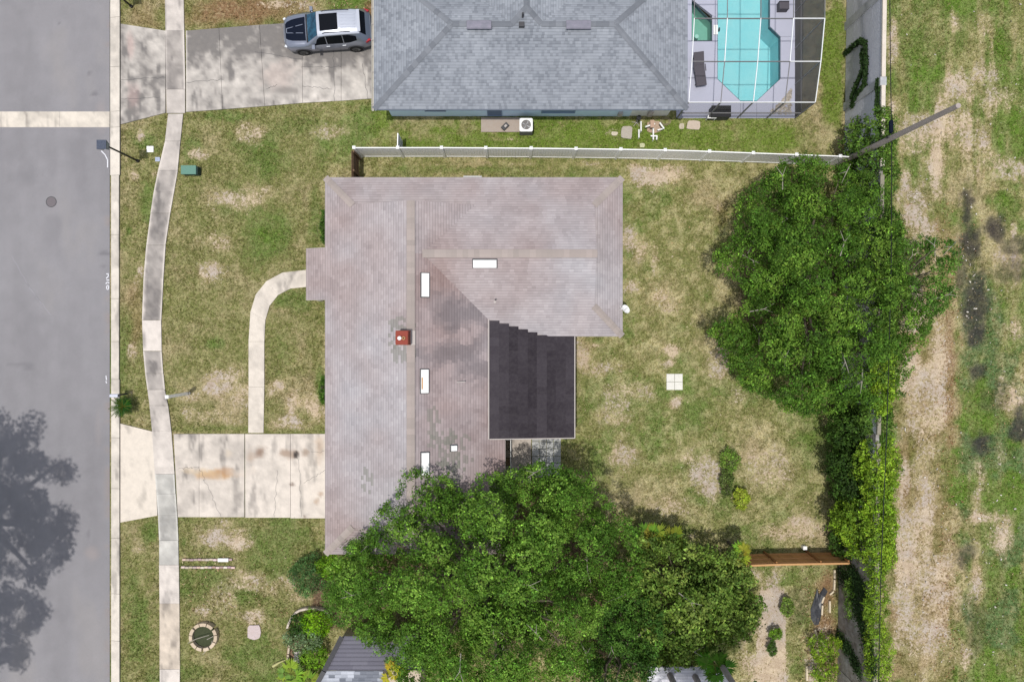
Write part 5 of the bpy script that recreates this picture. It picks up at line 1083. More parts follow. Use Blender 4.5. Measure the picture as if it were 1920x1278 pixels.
# painted utility mark on the asphalt at the kerb
mb = MB()
def stroke(*pts): ribbon(mb, pts, .055, .0165)
stroke((199.5, 513.5), (204, 513)); stroke((202, 513.5), (204, 516)); stroke((199.5, 522), (204, 517)); stroke((200, 525), (205, 525)); stroke((198.5, 532), (201.5, 529), (205, 530.5)); stroke((200.3, 536), (200.3, 541), (202.5, 543), (204, 541), (204, 535.5), (201, 535))
stroke((199, 704), (200, 712)); stroke((199, 714), (200, 718))
mb.build('painted_mark', M['paint_mark'], label='white painted lettering on the asphalt beside the kerb', cat='road marking')
mb = MB(); stroke((190, 283), (197, 290)); stroke((197, 290), (202, 300)); stroke((202, 300), (202, 314)); mb.build('painted_line', M['paint_mark'], label='faint white scuffed line on the asphalt below the street lamp', cat='road marking')
# mailbox by the kerb
q = P(237, 738); mx = empty('mailbox', q, 'white kerbside mailbox on a dark post beside the small palm', 'mailbox')
mb = MB(); mb.bar((q.x, q.y, 0), (q.x, q.y, 1.05), .09, .09); mb.build('post', M['dark'], mx)
t = P(215, 741.5, 1.15); mb = MB(); mb.box(t.x - .24, t.x + .2, t.y - .09, t.y + .09, 1.05, 1.15); mb.tube([(t.x - .24, t.y, 1.15), (t.x + .2, t.y, 1.15)], [.09, .09], 10); mb.build('box', mat('mailbox_white', A(215, 218, 235), .5), mx)
mb = MB(); mb.bar((q.x, q.y, 1.03), (t.x - .1, t.y, 1.03), .06, .05); mb.build('bracket', M['dark'], mx)
# white post on the front lawn
q = P(354.5, 737); wp = empty('white_post', q, 'tall white post standing on the front lawn right of the sidewalk', 'post'); tp = P(313.5, 737, 2.55)
mb = MB(); mb.box(q.x - .075, q.x + .075, q.y - .075, q.y + .075, 0, 2.5); mb.build('shaft', M['vinyl'], wp)
mb = MB(); mb.box(q.x - .09, q.x + .09, q.y - .09, q.y + .09, .22, .3); mb.build('collar', M['fascia'], wp); mb = MB(); mb.box(q.x - .09, q.x + .09, q.y - .09, q.y + .09, 2.5, 2.53); mb.build('cap', M['vinyl'], wp)
# utility pole and cable
pbse = P(1570, 308); ptop = P(1797, 198, 10.4); up = empty('utility_pole', pbse, 'tall weathered wooden utility pole leaning across the view beside the boundary wall', 'utility pole')
mb = MB(); mb.tube([pbse + (ptop - pbse) * t for t in (0, .25, .5, .75, 1)], [.17, .155, .14, .125, .11], 12); mb.build('shaft', M['pole'], up)
mb = MB(); c = pbse + (ptop - pbse) * .52; mb.obox(c + Vector((-.14, .05, 0)), (1, 0, 0), (0, 1, 0), (0, 0, 1), .05, .04, .12); mb.build('bracket', M['dark'], up)
cz = 5.4; cab = empty('overhead_cable', P(1672, 262, cz), 'thin black overhead cable running along the boundary wall', 'cable')
pts = [P(1668, -60, cz), P(1669.5, 120, cz - .05), P(1672, 264, cz), P(1671, 500, cz - .2), P(1663, 800, cz - .3), P(1652, 1060, cz - .2), P(1646, 1340, cz)]
mb = MB(); mb.tube(pts, [.022] * len(pts), 6); mb.build('wire', M['black'], cab)
mb = MB(); c = P(1671.5, 237, cz); mb.tube([c + Vector((0, .33, -.02)), c + Vector((0, .28, -.04)), c + Vector((0, -.28, -.04)), c + Vector((0, -.33, -.02))], [.03, .1, .1, .03], 10); mb.build('splice_case', M['car_black'], cab)
# satellite dish on the eave
dsh = empty('satellite_dish', P(1160, 578, 2.6), 'white satellite dish on the right eave of the brown-roofed house', 'satellite dish')
c = P(1173.5, 579, 3.05); nrm = Vector((.35, .3, .8)).normalized(); u = nrm.cross(Vector((0, 0, 1))).normalized(); v = nrm.cross(u)
mb = MB(); n = 20; vs = [c - nrm * .05]
for k in range(n):
    t = 2 * math.pi * k / n; vs.append(c + u * .25 * math.cos(t) + v * .21 * math.sin(t))
for k in range(n):
    t = 2 * math.pi * k / n; vs.append(c + u * .13 * math.cos(t) + v * .11 * math.sin(t) - nrm * .035)
mb.add(vs, [(0, n + 1 + k, n + 1 + (k + 1) % n) for k in range(n)] + [(n + 1 + k, 1 + k, 1 + (k + 1) % n, n + 1 + (k + 1) % n) for k in range(n)]); mb.build('reflector', M['white'], dsh, smooth=True)
mb = MB(); mb.tube([c - nrm * .05, P(1165, 579, 2.75)], [.02, .02], 6); mb.tube([P(1162, 572, 2.62), P(1166, 579, 2.8)], [.015, .015], 6); mb.tube([P(1161, 581, 2.62), P(1166, 579, 2.8)], [.015, .015], 6); mb.build('mount', M['white'], dsh)
mb = MB(); mb.tube([c - v * .2, c + nrm * .25 - v * .05], [.01, .01], 6); mb.build('feed_arm', M['fascia'], dsh)
# air conditioner and pad
mb = MB(); qa = P(902, 248); qb = P(975, 221); mb.box(qa.x, qb.x, qa.y, qb.y, -.05, .06, A(176, 160, 148)); mb.build('concrete_pad', M['paver'], label='stained concrete pad below the blue wall beside the air conditioner', cat='pad')
ac = empty('air_conditioner', P(988, 242), 'square white outdoor air conditioner with round fan grille by the blue wall', 'air conditioner')
t = P(986.5, 234, .82); mb = MB(); mb.box(t.x - .36, t.x + .36, t.y - .36, t.y + .36, .06, .76); mb.build('body', mat('ac_coil', A(120, 118, 118), .7), ac)
mb = MB(); n = 28
sq = lambda a: (.37 * max(-1, min(1, 1.35 * math.cos(a))), .37 * max(-1, min(1, 1.35 * math.sin(a))))
for k in range(n):
    a, b = 2 * math.pi * k / n, 2 * math.pi * (k + 1) / n; s0, s1 = sq(a), sq(b)
    mb.add([(t.x + s0[0], t.y + s0[1], .82), (t.x + s1[0], t.y + s1[1], .82), (t.x + .27 * math.cos(b), t.y + .27 * math.sin(b), .83), (t.x + .27 * math.cos(a), t.y + .27 * math.sin(a), .83)], [(0, 1, 2, 3)])
    mb.add([(t.x + s0[0], t.y + s0[1], .82), (t.x + s1[0], t.y + s1[1], .82), (t.x + s1[0], t.y + s1[1], .74), (t.x + s0[0], t.y + s0[1], .74)], [(0, 1, 2, 3)])
mb.build('top_cover', M['white'], ac)
mb = MB(); mb.tube([(t.x, t.y, .70), (t.x, t.y, .71)], [.26, .26], 24); mb.build('fan_well', M['dark'], ac)
for k in range(4):
    a = k * math.pi / 2 + .5; mb = MB(); mb.add([(t.x, t.y, .76), (t.x + .24 * math.cos(a), t.y + .24 * math.sin(a), .745), (t.x + .24 * math.cos(a + .75), t.y + .24 * math.sin(a + .75), .775)], [(0, 1, 2)]); mb.build('fan_blade', mat('fan_grey', A(175, 178, 182), .4) if k == 0 else bpy.data.materials['fan_grey'], ac)
mb = MB()
for r in (.06, .12, .18, .24):
    mb.tube([(t.x + r * math.cos(a), t.y + r * math.sin(a), .825) for a in np.linspace(0, 2 * math.pi, 21)], [.004] * 21, 4, cap=False)
mb.build('grille', M['fascia'], ac)
q = P(947, 236, .3); mb = MB(); mb.obox((q.x, q.y, .16), (1, 1, 0), (-1, 1, 0), (0, 0, 1), .21, .13, .08); o = mb.build('junction_box', M['dark'], label='small dark box lying rotated on the stained concrete pad', cat='box')
mb = MB(); mb.obox((q.x + .03, q.y + .02, .245), (1, 1, 0), (-1, 1, 0), (0, 0, 1), .08, .06, .006); mb.build('lid_panel', M['fascia'], o)
# exercise bench
eb = empty('exercise_bench', P(1222, 245), 'white tubular exercise bench left on the grass by the neighbouring wall', 'exercise bench')
tubes = [((1202, 228), (1202, 246)), ((1198, 243), (1198, 258)), ((1225, 226), (1225, 238)), ((1210, 238), (1228, 232)), ((1225, 238), (1225, 262)), ((1220, 255), (1232, 255)), ((1232, 255), (1231, 262)), ((1237, 230), (1245, 241)), ((1245, 241), (1233, 244))]
for k, (a, b) in enumerate(tubes):
    za, zb = (.55, .5) if k in (2, 3, 7) else (.25, .3); mb = MB(); mb.tube([P(*a, za), P(*b, zb)], [.045, .045], 8); mb.build('frame_tube', M['white'], eb)
mb = MB(); c = P(1223, 232, .6); mb.box(c.x - .11, c.x + .11, c.y - .22, c.y + .2, .56, .62); mb.build('seat', mat('tan_pad', A(190, 160, 140), .8), eb)
for px, py in ((1202, 246), (1225, 262), (1198, 258), (1233, 244), (1225, 228)):
    g0 = P(px, py, .25); mb = MB(); mb.tube([g0, (g0.x, g0.y, 0)], [.03, .03], 6); mb.build('leg', M['white'], eb)
pf = empty('black_fan', P(1199, 226), 'black round fan head on a thin stand by the white wall corner', 'fan'); c = P(1198, 221, .8)
mb = MB(); mb.tube([(c.x, c.y, .75), (c.x, c.y, .86)], [.14, .13], 16); mb.build('head', M['black'], pf); mb = MB(); mb.tube([(c.x, c.y, .75), (c.x, c.y - .05, .05)], [.02, .02], 6); mb.build('stand', M['fascia'], pf)
for k in range(5):
    a = k * 1.257 + .3; mb = MB(); mb.tube([(c.x, c.y - .05, .12), (c.x + .28 * math.cos(a), c.y - .05 + .2 * math.sin(a), .02)], [.015, .015], 5); mb.build('foot', M['fascia'], pf)
hz = P(1248, 227, .1); mb = MB()
for r in (.2, .25, .3): mb.tube([(hz.x + r * math.cos(a), hz.y + r * .8 * math.sin(a), .05 + r * .1) for a in np.linspace(0, 2 * math.pi, 25)], [.014] * 25, 5, cap=False)
mb.build('garden_hose', mat('hose', A(150, 140, 110), .6), label='coiled garden hose on the grass near the exercise bench', cat='hose')
def stone(px, py, rx, ry, h, col, label, cat='stone', group=None, seed=0, name='stone_slab'):
    q = P(px, py); r = random.Random(seed); n = 12; mb = MB(); poly = []
    for k in range(n):
        a = 2 * math.pi * k / n; cc = abs(math.cos(a)) ** .6 * (1 if math.cos(a) > 0 else -1); ss = abs(math.sin(a)) ** .6 * (1 if math.sin(a) > 0 else -1); f = r.uniform(.85, 1.05)
        poly.append((q.x + cc * rx * K * f, q.y + ss * ry * K * f))
    mb.prism(poly, -.03, h, A(*col)); return mb.build(name, M['stone'], label=label, cat=cat, group=group)
stone(1175, 249, 11, 13, .06, (185, 178, 168), 'grey stepping slab left of the exercise bench', seed=1)
stone(1152, 251, 6, 4, .06, (215, 205, 185), 'small cream stone left of the grey stepping slab', seed=2)
stone(1300, 235, 14, 9, .05, (205, 190, 175), 'broken cream slab on grass below the pool cage front', seed=3)
stone(1278, 237, 5, 6, .05, (200, 190, 170), 'small cream stone beside the broken slab below the pool cage', seed=4)
stone(1204, 273, 5, 4, .05, (205, 210, 170), 'pale mossy stone just above the vinyl fence', seed=5)
stone(1226, 238, 14, 12, .03, (190, 165, 145), 'tan slab under the exercise bench', seed=6)
stone(477, 1184, 14, 15, .06, (205, 190, 190), 'round pale pink stepping stone on the lower left lawn', seed=7)
# circular stone planter ring
rg = empty('stone_ring_planter', P(381, 1195), 'round planter ring of cream curved stones on the lower left lawn', 'planter')
q = P(380.5, 1194, .3); n = 11
angs = np.linspace(0, 2 * math.pi, n + 1) + .15
for k in range(n):
    a0, a1 = angs[k] + .03, angs[k + 1] - .03 - (.09 if k in (0, 3, 5, 7, 8) else 0)
    pl_ = [(q.x + r * math.cos(t), q.y + r * math.sin(t)) for r, ts in ((.80, (a0, (a0 + a1) / 2, a1)), (.62, (a1, (a0 + a1) / 2, a0))) for t in ts]
    mb = MB(); b_ = random.randint(200, 222); mb.prism(pl_, 0, .32 + random.uniform(-.015, .015), A(b_, b_ - 18, b_ - 42)); mb.build('stone', M['stone'], rg)
mb = MB(); mb.tube([(q.x, q.y, -.02), (q.x, q.y, .1)], [.62, .62], 24); mb.build('soil', M['soil'], rg)
mb = MB(); mb.tube([P(352, 1205, .3), P(368, 1197, .42), P(392, 1190, .35)], [.015, .02, .015], 5); mb.tube([P(388, 1198, .35), P(400, 1192, .34)], [.02, .02], 5); mb.tube([P(398, 1200, .3), P(396, 1210, .3), P(380, 1226, .2)], [.02, .02, .015], 5); mb.build('dead_stem', M['branch'], rg)
# brick edging strips
for row, (ya, xs, xe_, lab) in enumerate(((1048, 343, 430, 'upper row of whitewashed edging bricks on the lawn below the driveway'), (1062.5, 341, 436, 'lower row of whitewashed edging bricks on the lawn below the driveway'))):
    e = empty('brick_edging', P(385, ya), lab, 'edging', 'brick edging rows')
    x = xs; k = 0
    while x < xe_:
        l = 7.2; b_ = random.randint(170, 232); q0 = P(x, ya + random.uniform(-.5, .5)); mb = MB(); mb.box(q0.x, q0.x + (l - .6) * K, q0.y - .055, q0.y + .055, -.03, .09, A(b_, b_ - 8 - random.randint(0, 22), b_ - 15 - random.randint(0, 25))); mb.build('brick', M['stone'], e); x += l; k += 1
mb = MB(); q = P(420, 1048); mb.box(q.x - .3, q.x + .3, q.y - .1, q.y + .1, .095, .14, (.75, .75, .73)); mb.build('white_board', M['paver'], label='short white board lying on the upper edging bricks', cat='board')
# curved bed edging lower left
ce = empty('curved_edging', P(560, 1150), 'curved pale stone edging around the shrub bed at lower left', 'edging')
arc = [(538, 1178), (541, 1168), (546, 1158), (553, 1149), (562, 1144), (573, 1141.5), (585, 1141), (597, 1142), (607, 1145), (615, 1150)]
for k in range(len(arc) - 1):
    a = P(*arc[k], .3); b = P(*arc[k + 1], .3); mb = MB(); b_ = random.randint(195, 220); mb.bar((a.x, a.y, .14), (b.x, b.y, .14), .11, .32, A(b_, b_ - 12, b_ - 25)); mb.build('stone', M['stone'], ce)
for k in range(3):
    a = P(543 - k * 1.5, 1201 + k * 13, .25); b = P(541.8 - k * 1.5, 1212 + k * 13, .25); mb = MB(); mb.bar((a.x, a.y, .12), (b.x, b.y, .12), .1, .26, A(205, 192, 170)); mb.build('stone', M['stone'], ce)
mb = MB(); q = P(557, 1231, .3); mb.obox((q.x, q.y, .15), (1, -.12, 0), (.12, 1, 0), (0, 0, 1), .17, .32, .14, A(235, 225, 225)); mb.build('white_block', M['stone'], label='upright pale block beside the dry leaf litter at lower left', cat='block')
mb = MB(); mb.prism([tuple(P(*p)[:2]) for p in ((540, 1200), (570, 1200), (562, 1262), (535, 1258))], -.03, .04); mb.build('leaf_litter', M['mulch'], kind='stuff', label='dry leaf litter beside the pale block', cat='litter')
mb = MB(); mb.tube([P(536, 1236, .1), P(524, 1241, .15), P(512, 1248, .06)], [.03, .05, .09], 6); mb.build('fallen_frond', mat('dry_frond', A(190, 185, 130), .8), label='fallen pale palm frond below the curved edging', cat='palm frond')

# low retaining kerb pieces and plastic sheet in the lower right yard
ek = empty('garden_kerb', P(1560, 1120), 'broken cream garden edging below the cedar fence', 'edging')
for a, b in (((1565, 1068), (1565, 1084)), ((1565, 1086), (1564, 1106)), ((1563, 1108), (1556, 1114)), ((1556, 1126), (1556, 1148)), ((1513, 1248), (1513, 1275)), ((1545, 1118), (1541, 1130)), ((1542, 1134), (1541, 1152)), ((1528, 1180), (1534, 1198))):
    p, q = P(*a, .1), P(*b, .1); mb = MB(); mb.bar((p.x, p.y, .04), (q.x, q.y, .04), .09, .18, A(228, 214, 188)); mb.build('stone', M['stone'], ek)
sheet = [(1532, 1102), (1536, 1114), (1545, 1100), (1552, 1108), (1545, 1122), (1541, 1150), (1535, 1170), (1528, 1172), (1521, 1160), (1520, 1142), (1528, 1118)]
mb = MB(); cx = sum(p[0] for p in sheet) / len(sheet); cy = sum(p[1] for p in sheet) / len(sheet); rr = random.Random(5)
vs = [P(cx, cy, .09)] + [P(*p, .03) for p in sheet] + [P(cx + (p[0] - cx) * .55, cy + (p[1] - cy) * .55, rr.uniform(.05, .14)) for p in sheet]; n = len(sheet)
mb.add(vs, [(0, n + 1 + k, n + 1 + (k + 1) % n) for k in range(n)] + [(n + 1 + k, 1 + k, 1 + (k + 1) % n, n + 1 + (k + 1) % n) for k in range(n)]); mb.build('plastic_sheet', mat('black_plastic', (.035, .038, .045), .4, n1=(10, .4, (.1, .1, .11))), label='crumpled black plastic sheet lying on mulch near the boundary wall', cat='plastic sheet')
# rubble in the field
mb = MB(); rr = random.Random(9)
for k in range(330):
    u = rr.uniform(1675, 1915); v = rr.uniform(0, 1278)
    if v < 320 and rr.random() < .6: continue
    if rr.random() < .10: u = rr.uniform(1800, 1830); v = rr.uniform(450, 660)
    q = P(u, v); r = rr.uniform(.02, .055) * (1.8 if rr.random() < .06 else 1); b_ = rr.randint(170, 235)
    mb.obox((q.x, q.y, .03), (rr.uniform(-1, 1), rr.uniform(-1, 1), .1), (rr.uniform(-1, 1), 1, 0), (0, 0, 1), r, r * .6, r * .4, A(b_, b_ - 5, b_ - 14))
mb.build('rubble', M['stone'], kind='stuff', label='scattered pale stones and chips across the rough field', cat='rubble')
mb = MB()
for k in range(420):
    u = rr.gauss(1775, 14) if rr.random() < .7 else rr.uniform(1690, 1900); v = rr.uniform(380, 1278); q = P(u, v); a = rr.uniform(0, 3.14); l = rr.uniform(.04, .13)
    c_ = rr.choice([(190, 150, 110), (165, 120, 85), (205, 180, 140), (140, 100, 75)]); mb.bar((q.x, q.y, .03), (q.x + l * math.cos(a), q.y + l * math.sin(a), .045), .025, .01, A(*c_))
mb.build('leaf_litter', mat('litter', (1, 1, 1), .95, tint=True), kind='stuff', label='brown leaf litter along the dirt track', cat='litter')

mb = MB(); rr = random.Random(21)
for k in range(700):
    if k < 260: u, v = rr.uniform(1500, 1580), rr.uniform(1062, 1278)
    elif k < 420: u, v = rr.uniform(340, 600), rr.uniform(1030, 1170)
    elif k < 560: u, v = rr.uniform(540, 720), rr.uniform(0, 40)
    else: u, v = rr.uniform(1080, 1560), rr.uniform(320, 1020)
    if nograss(np.array([u]), np.array([v]))[0]: continue
    q = P(u, v); a = rr.uniform(0, 3.14); l = rr.uniform(.04, .12); c_ = rr.choice([(190, 160, 120), (150, 118, 88), (214, 196, 160), (110, 84, 64)])
    mb.bar((q.x, q.y, .02), (q.x + l * math.cos(a), q.y + l * math.sin(a), .05), .03, .01, A(*c_))
mb.build('fallen_leaves', mat('fallen_leaf', (1, 1, 1), .95, tint=True), kind='stuff', label='fallen dry leaves and twigs scattered over the yards', cat='leaves')
# ------------------------------------------------------------------ foliage
def leaves_mesh(name, cen, nor, ln, wd, col, parent, **tags):
    n = len(cen); a = rng.normal(size=(n, 3)); t = np.cross(nor, a); t /= np.linalg.norm(t, axis=1)[:, None] + 1e-9; b = np.cross(nor, t)
    ln = ln[:, None]; wd = wd[:, None]
    V = np.stack([cen - t * ln * .5, cen + b * wd * .5 + nor * wd * .15, cen + t * ln * .5, cen - b * wd * .5 + nor * wd * .15], 1).reshape(-1, 3)
    off = np.array(wloc(parent)) if parent else np.zeros(3); V = (V - off).astype(np.float32)
    me = bpy.data.meshes.new(name); me.vertices.add(4 * n); me.vertices.foreach_set('co', V.ravel()); me.loops.add(4 * n); me.loops.foreach_set('vertex_index', np.arange(4 * n, dtype=np.int32))
    me.polygons.add(n); me.polygons.foreach_set('loop_start', (np.arange(n) * 4).astype(np.int32)); me.polygons.foreach_set('loop_total', np.full(n, 4, np.int32)); me.update(calc_edges=True)
    at = me.attributes.new('tint', 'FLOAT_COLOR', 'FACE'); at.data.foreach_set('color', np.concatenate([np.clip(col, 0, 1), np.ones((n, 1))], 1).astype(np.float32).ravel())
    me.materials.append(M['leaf']); o = bpy.data.objects.new(name, me); C.objects.link(o)
    if parent: o.parent = parent
    return tobj(o, **tags)
def poly_dist(px, py, poly):
    d = 1e9
    n = len(poly)
    for i in range(n):
        ax, ay = poly[i]; bx, by = poly[(i + 1) % n]; vx, vy = bx - ax, by - ay; t = max(0, min(1, ((px - ax) * vx + (py - ay) * vy) / (vx * vx + vy * vy + 1e-9)))
        d = min(d, math.hypot(px - ax - t * vx, py - ay - t * vy))
    return d
LG = [(60, 92, 28), (80, 112, 38), (46, 74, 22), (100, 130, 48)]
def crown(name, label, cat, outline, zedge, ztop, pal=LG, lobe=(.42, .74), space=19, sprig=.21, leaf=(.115, .07), trunk=None, tz=None, group=None, seed=1, holes=(), rise=70, under=True, nleaf=6, trunk_r=.28, limbs=16, twigs=0, dens=1.0, flat=.72, mass=0, fringe=1.0):
    rd = random.Random(seed); xs = [p[0] for p in outline]; ys = [p[1] for p in outline]
    pts = []; tries = 0; masses = []
    while mass and tries < 1500:      # boughs: groups of lobes separated by deep gaps
        tries += 1; px = rd.uniform(min(xs), max(xs)); py = rd.uniform(min(ys), max(ys))
        if poly_in(np.array([px]), np.array([py]), outline)[0] and all(math.hypot(px - q[0], py - q[1]) > mass * rd.uniform(.75, 1.1) for q in masses): masses.append((px, py, rd.uniform(-1.9, .6)))
    tries = 0
    while tries < 9000:
        tries += 1
        px = rd.uniform(min(xs), max(xs)); py = rd.uniform(min(ys), max(ys))
        if not poly_in(np.array([px]), np.array([py]), outline)[0]: continue
        if any(math.hypot((px - h[0]) / h[2], (py - h[1]) / h[3]) < 1 for h in holes): continue
        de = poly_dist(px, py, outline); r = rd.uniform(*lobe) * (1.0 if de > 25 else .7)
        if de < r / K * .45: continue
        if any(math.hypot(px - q[0], py - q[1]) < space * (.8 if de < 25 else 1) for q in pts): continue
        z = zedge + (ztop - zedge) * (1 - math.exp(-de / rise)) + rd.uniform(-.5, .45) * min(1, (ztop - zedge) / 2)
        if len(masses) > 1:
            ds = sorted((math.hypot(px - m_[0], py - m_[1]), m_[2]) for m_ in masses); e = ds[1][0] - ds[0][0]
            z += ds[0][1] * min(1, (ztop - zedge) / 3) - .9 * (ds[0][0] / mass) ** 2
            if e < mass * .38 and de > 0:
                if rd.random() < .95: continue
                z -= 1.5; r *= .6
        pts.append((px, py, max(z, .5), r))
    n_in = len(pts)
    if len(masses) > 1:
        for _ in range(int(len(pts) * .7)):
            px = rd.uniform(min(xs), max(xs)); py = rd.uniform(min(ys), max(ys))
            if poly_in(np.array([px]), np.array([py]), outline)[0] and poly_dist(px, py, outline) > 22 and not any(math.hypot((px - h[0]) / h[2], (py - h[1]) / h[3]) < 1.2 for h in holes): pts.append((px, py, max(1.5, zedge * .55 + rd.uniform(-.4, .6)), rd.uniform(*lobe)))
    if fringe:
        for i in range(len(outline)):
            ax, ay = outline[i]; bx, by = outline[(i + 1) % len(outline)]; L0 = math.hypot(bx - ax, by - ay); q = 0
            while q < L0:
                t = q / L0; r = lobe[0] * rd.uniform(.35, .7); off = rd.uniform(-14, 5) * lobe[0] / .7 * fringe
                nx_, ny_ = (by - ay) / L0, -(bx - ax) / L0
                if not poly_in(np.array([ax + (bx - ax) * t + nx_ * 3]), np.array([ay + (by - ay) * t + ny_ * 3]), outline)[0]: nx_, ny_ = -nx_, -ny_
                if rd.random() < .8: pts.append((ax + (bx - ax) * t - nx_ * off, ay + (by - ay) * t - ny_ * off, max(.4, zedge + rd.uniform(-.5, .6)), r))
                q += rd.uniform(12, 24) * lobe[0] / .7
    if trunk is None: trunk = (sum(xs) / len(xs), sum(ys) / len(ys))
    tb = P(trunk[0], trunk[1], ztop * .5); tb.z = 0
    root = empty(name, tb, label, cat, group)
    lob = [(P(a, b, z), r) for a, b, z, r in pts]
    if under: lob += [(P(a + rd.uniform(-5, 5), b + rd.uniform(-5, 5), max(z - rd.uniform(.8, 1.3), .5)), r * 1.0) for a, b, z, r in pts[:n_in] if rd.random() < .75]
    Cn = []; Nn = []; Cl = []; palA = np.array([A(*c) for c in pal]) * 1.42
    for c, r in lob:
        k = max(6, int(dens * 4 * math.pi * r * r * .62 / (sprig * sprig)))
        d = rng.normal(size=(k * 2, 3)); d /= np.linalg.norm(d, axis=1)[:, None]; d = d[d[:, 2] > -.25][:k]; k = len(d)
        rr_ = r * (.66 + .46 * rng.random(k)); bump = 1 + .25 * np.sin(d[:, 0] * 5 + c.x * 3) * np.cos(d[:, 1] * 5 + c.y * 3)
        s = np.array(c) + d * (rr_ * bump)[:, None] * np.array([1, 1, flat])
        lobecol = palA[rng.integers(len(palA))] * .6 + palA.mean(0) * .4
        sc_ = lobecol * np.exp(rng.normal(0, .26, k))[:, None]
        cc = np.repeat(s, nleaf, 0) + rng.normal(0, sprig * .34, (k * nleaf, 3)) * np.array([1, 1, .5])
        nn = np.repeat(d, nleaf, 0) * .95 + np.array([0, 0, .30]) + rng.normal(0, .38, (k * nleaf, 3)); nn /= np.linalg.norm(nn, axis=1)[:, None]
        hi = np.where(rng.random((k * nleaf, 1)) < .07, 1.7, 1.0)
        Cn.append(cc); Nn.append(nn); Cl.append(np.repeat(sc_, nleaf, 0) * rng.uniform(.7, 1.3, (k * nleaf, 1)) * hi * (1 + rng.normal(0, .06, (k * nleaf, 3))))
    Cn = np.concatenate(Cn); Nn = np.concatenate(Nn); Cl = np.concatenate(Cl); n = len(Cn)
    Cn[:, 2] = np.maximum(Cn[:, 2], .03)
    leaves_mesh('crown', Cn, Nn, rng.uniform(.75, 1.3, n) * leaf[0], rng.uniform(.75, 1.25, n) * leaf[1], Cl, root)
    mb = MB(); fork = Vector((tb.x, tb.y, max(.3, zedge * .45)))
    mb.tube([tb, (tb.x + .05, tb.y, fork.z * .5), fork], [trunk_r * 1.15, trunk_r * .95, trunk_r * .85], 10); tr = mb.build('trunk', M['bark'], root)
    for c, r in rd.sample(lob[:n_in], min(limbs, n_in)):
        mb = MB(); m1 = fork.lerp(c, .4) + Vector((rd.uniform(-.3, .3), rd.uniform(-.3, .3), .4)); m2 = fork.lerp(c, .75) + Vector((rd.uniform(-.3, .3), rd.uniform(-.3, .3), .35)); mb.tube([fork, m1, m2, c + Vector((0, 0, r * .3))], [trunk_r * .4, trunk_r * .22, trunk_r * .11, .012], 6, cap=False); mb.build('limb', M['bark'], tr)
    for k in range(twigs):
        c, r = rd.choice(lob[:n_in]); mb = MB(); a = rd.uniform(0, 6.28); top = c + Vector((0, 0, r * flat * .80))
        p0 = top + Vector((math.cos(a) * -.6, math.sin(a) * -.6, -.35)); p1 = top + Vector((0, 0, .08)); p2 = top + Vector((math.cos(a + .3) * .6, math.sin(a + .3) * .6, .02)); p3 = p1 + Vector((math.cos(a - .6) * .45, math.sin(a - .6) * .45, .08))
        mb.tube([p0, p1, p2], [.028, .018, .006], 5, cap=False); mb.tube([p1, p3], [.014, .005], 4, cap=False); mb.build('bare_twig', M['branch'], root)
    return root, n
tot = 0
def cr_(*a, **k):
    global tot
    r, n = crown(*a, **k); tot += n; return r
TR = [(1470,300),(1530,300),(1580,315),(1620,330),(1650,350),(1675,390),(1692,440),(1690,500),(1700,560),(1745,575),(1735,640),(1700,680),(1690,740),(1640,760),(1600,750),(1560,770),(1490,770),(1440,745),(1400,720),(1370,680),(1335,620),(1352,598),(1396,585),(1408,560),(1388,530),(1350,505),(1345,480),(1380,440),(1385,370),(1430,340)]
HEDGE_SHADE = [(46, 68, 24), (62, 90, 32), (36, 56, 20)]  # darkened leaf tones that carry the deep shade along the hedge foot
cr_('oak_tree', 'broad dark green tree spreading over the boundary wall on the right of the back yard', 'tree', TR, 4.2, 8.2, trunk=(1530, 540), seed=3, mass=78, holes=((1410,590,14,20),(1610,480,16,12),(1520,560,14,10),(1445,690,10,10)), twigs=14, trunk_r=.35, limbs=24)
cr_('oak_tree', 'smaller tree leaning out over the dirt track, right of the broad back yard tree', 'tree', [(1690,455),(1720,448),(1785,452),(1792,490),(1775,520),(1785,545),(1765,580),(1730,605),(1700,590),(1685,540)], 3.4, 5.6, trunk=(1690, 530), seed=5, mass=48, space=24, twigs=7, trunk_r=.2, pal=[(52, 84, 30), (70, 104, 38), (90, 122, 50)])
T1 = [(700,985),(722,950),(745,928),(762,890),(800,883),(850,902),(872,935),(902,895),(960,885),(1010,870),(1060,880),(1110,905),(1145,950),(1190,995),(1205,1060),(1195,1110),(1120,1150),(1090,1320),(760,1320),(745,1250),(720,1225),(680,1195),(645,1160),(618,1120),(625,1060),(655,1030),(680,1010)]
cr_('oak_tree', 'very large bright green oak overhanging the lower end of the brown roof', 'tree', T1, 4.9, 8.8, trunk=(920, 1130), seed=8, mass=84, holes=((1060,1020,34,12),(985,980,10,12),(735,1080,16,12),(1040,1130,16,12),(830,990,10,14)), twigs=12, trunk_r=.45, limbs=34, pal=[(68, 102, 32), (90, 124, 44), (50, 80, 24), (108, 140, 56)])
T2 = [(1120,1150),(1200,1120),(1240,1150),(1235,1200),(1225,1255),(1210,1320),(1090,1320)]
cr_('oak_tree', 'deep green tree between the very large oak and the pale patio cover', 'tree', T2, 3.6, 5.8, trunk=(1160, 1240), seed=9, mass=60, twigs=4, pal=[(60, 94, 36), (78, 112, 42), (46, 74, 28)])
T3 = [(1200,1010),(1262,1015),(1330,1030),(1385,1045),(1415,1090),(1428,1140),(1405,1180),(1372,1205),(1340,1212),(1312,1238),(1265,1255),(1228,1240),(1215,1160),(1190,1080)]
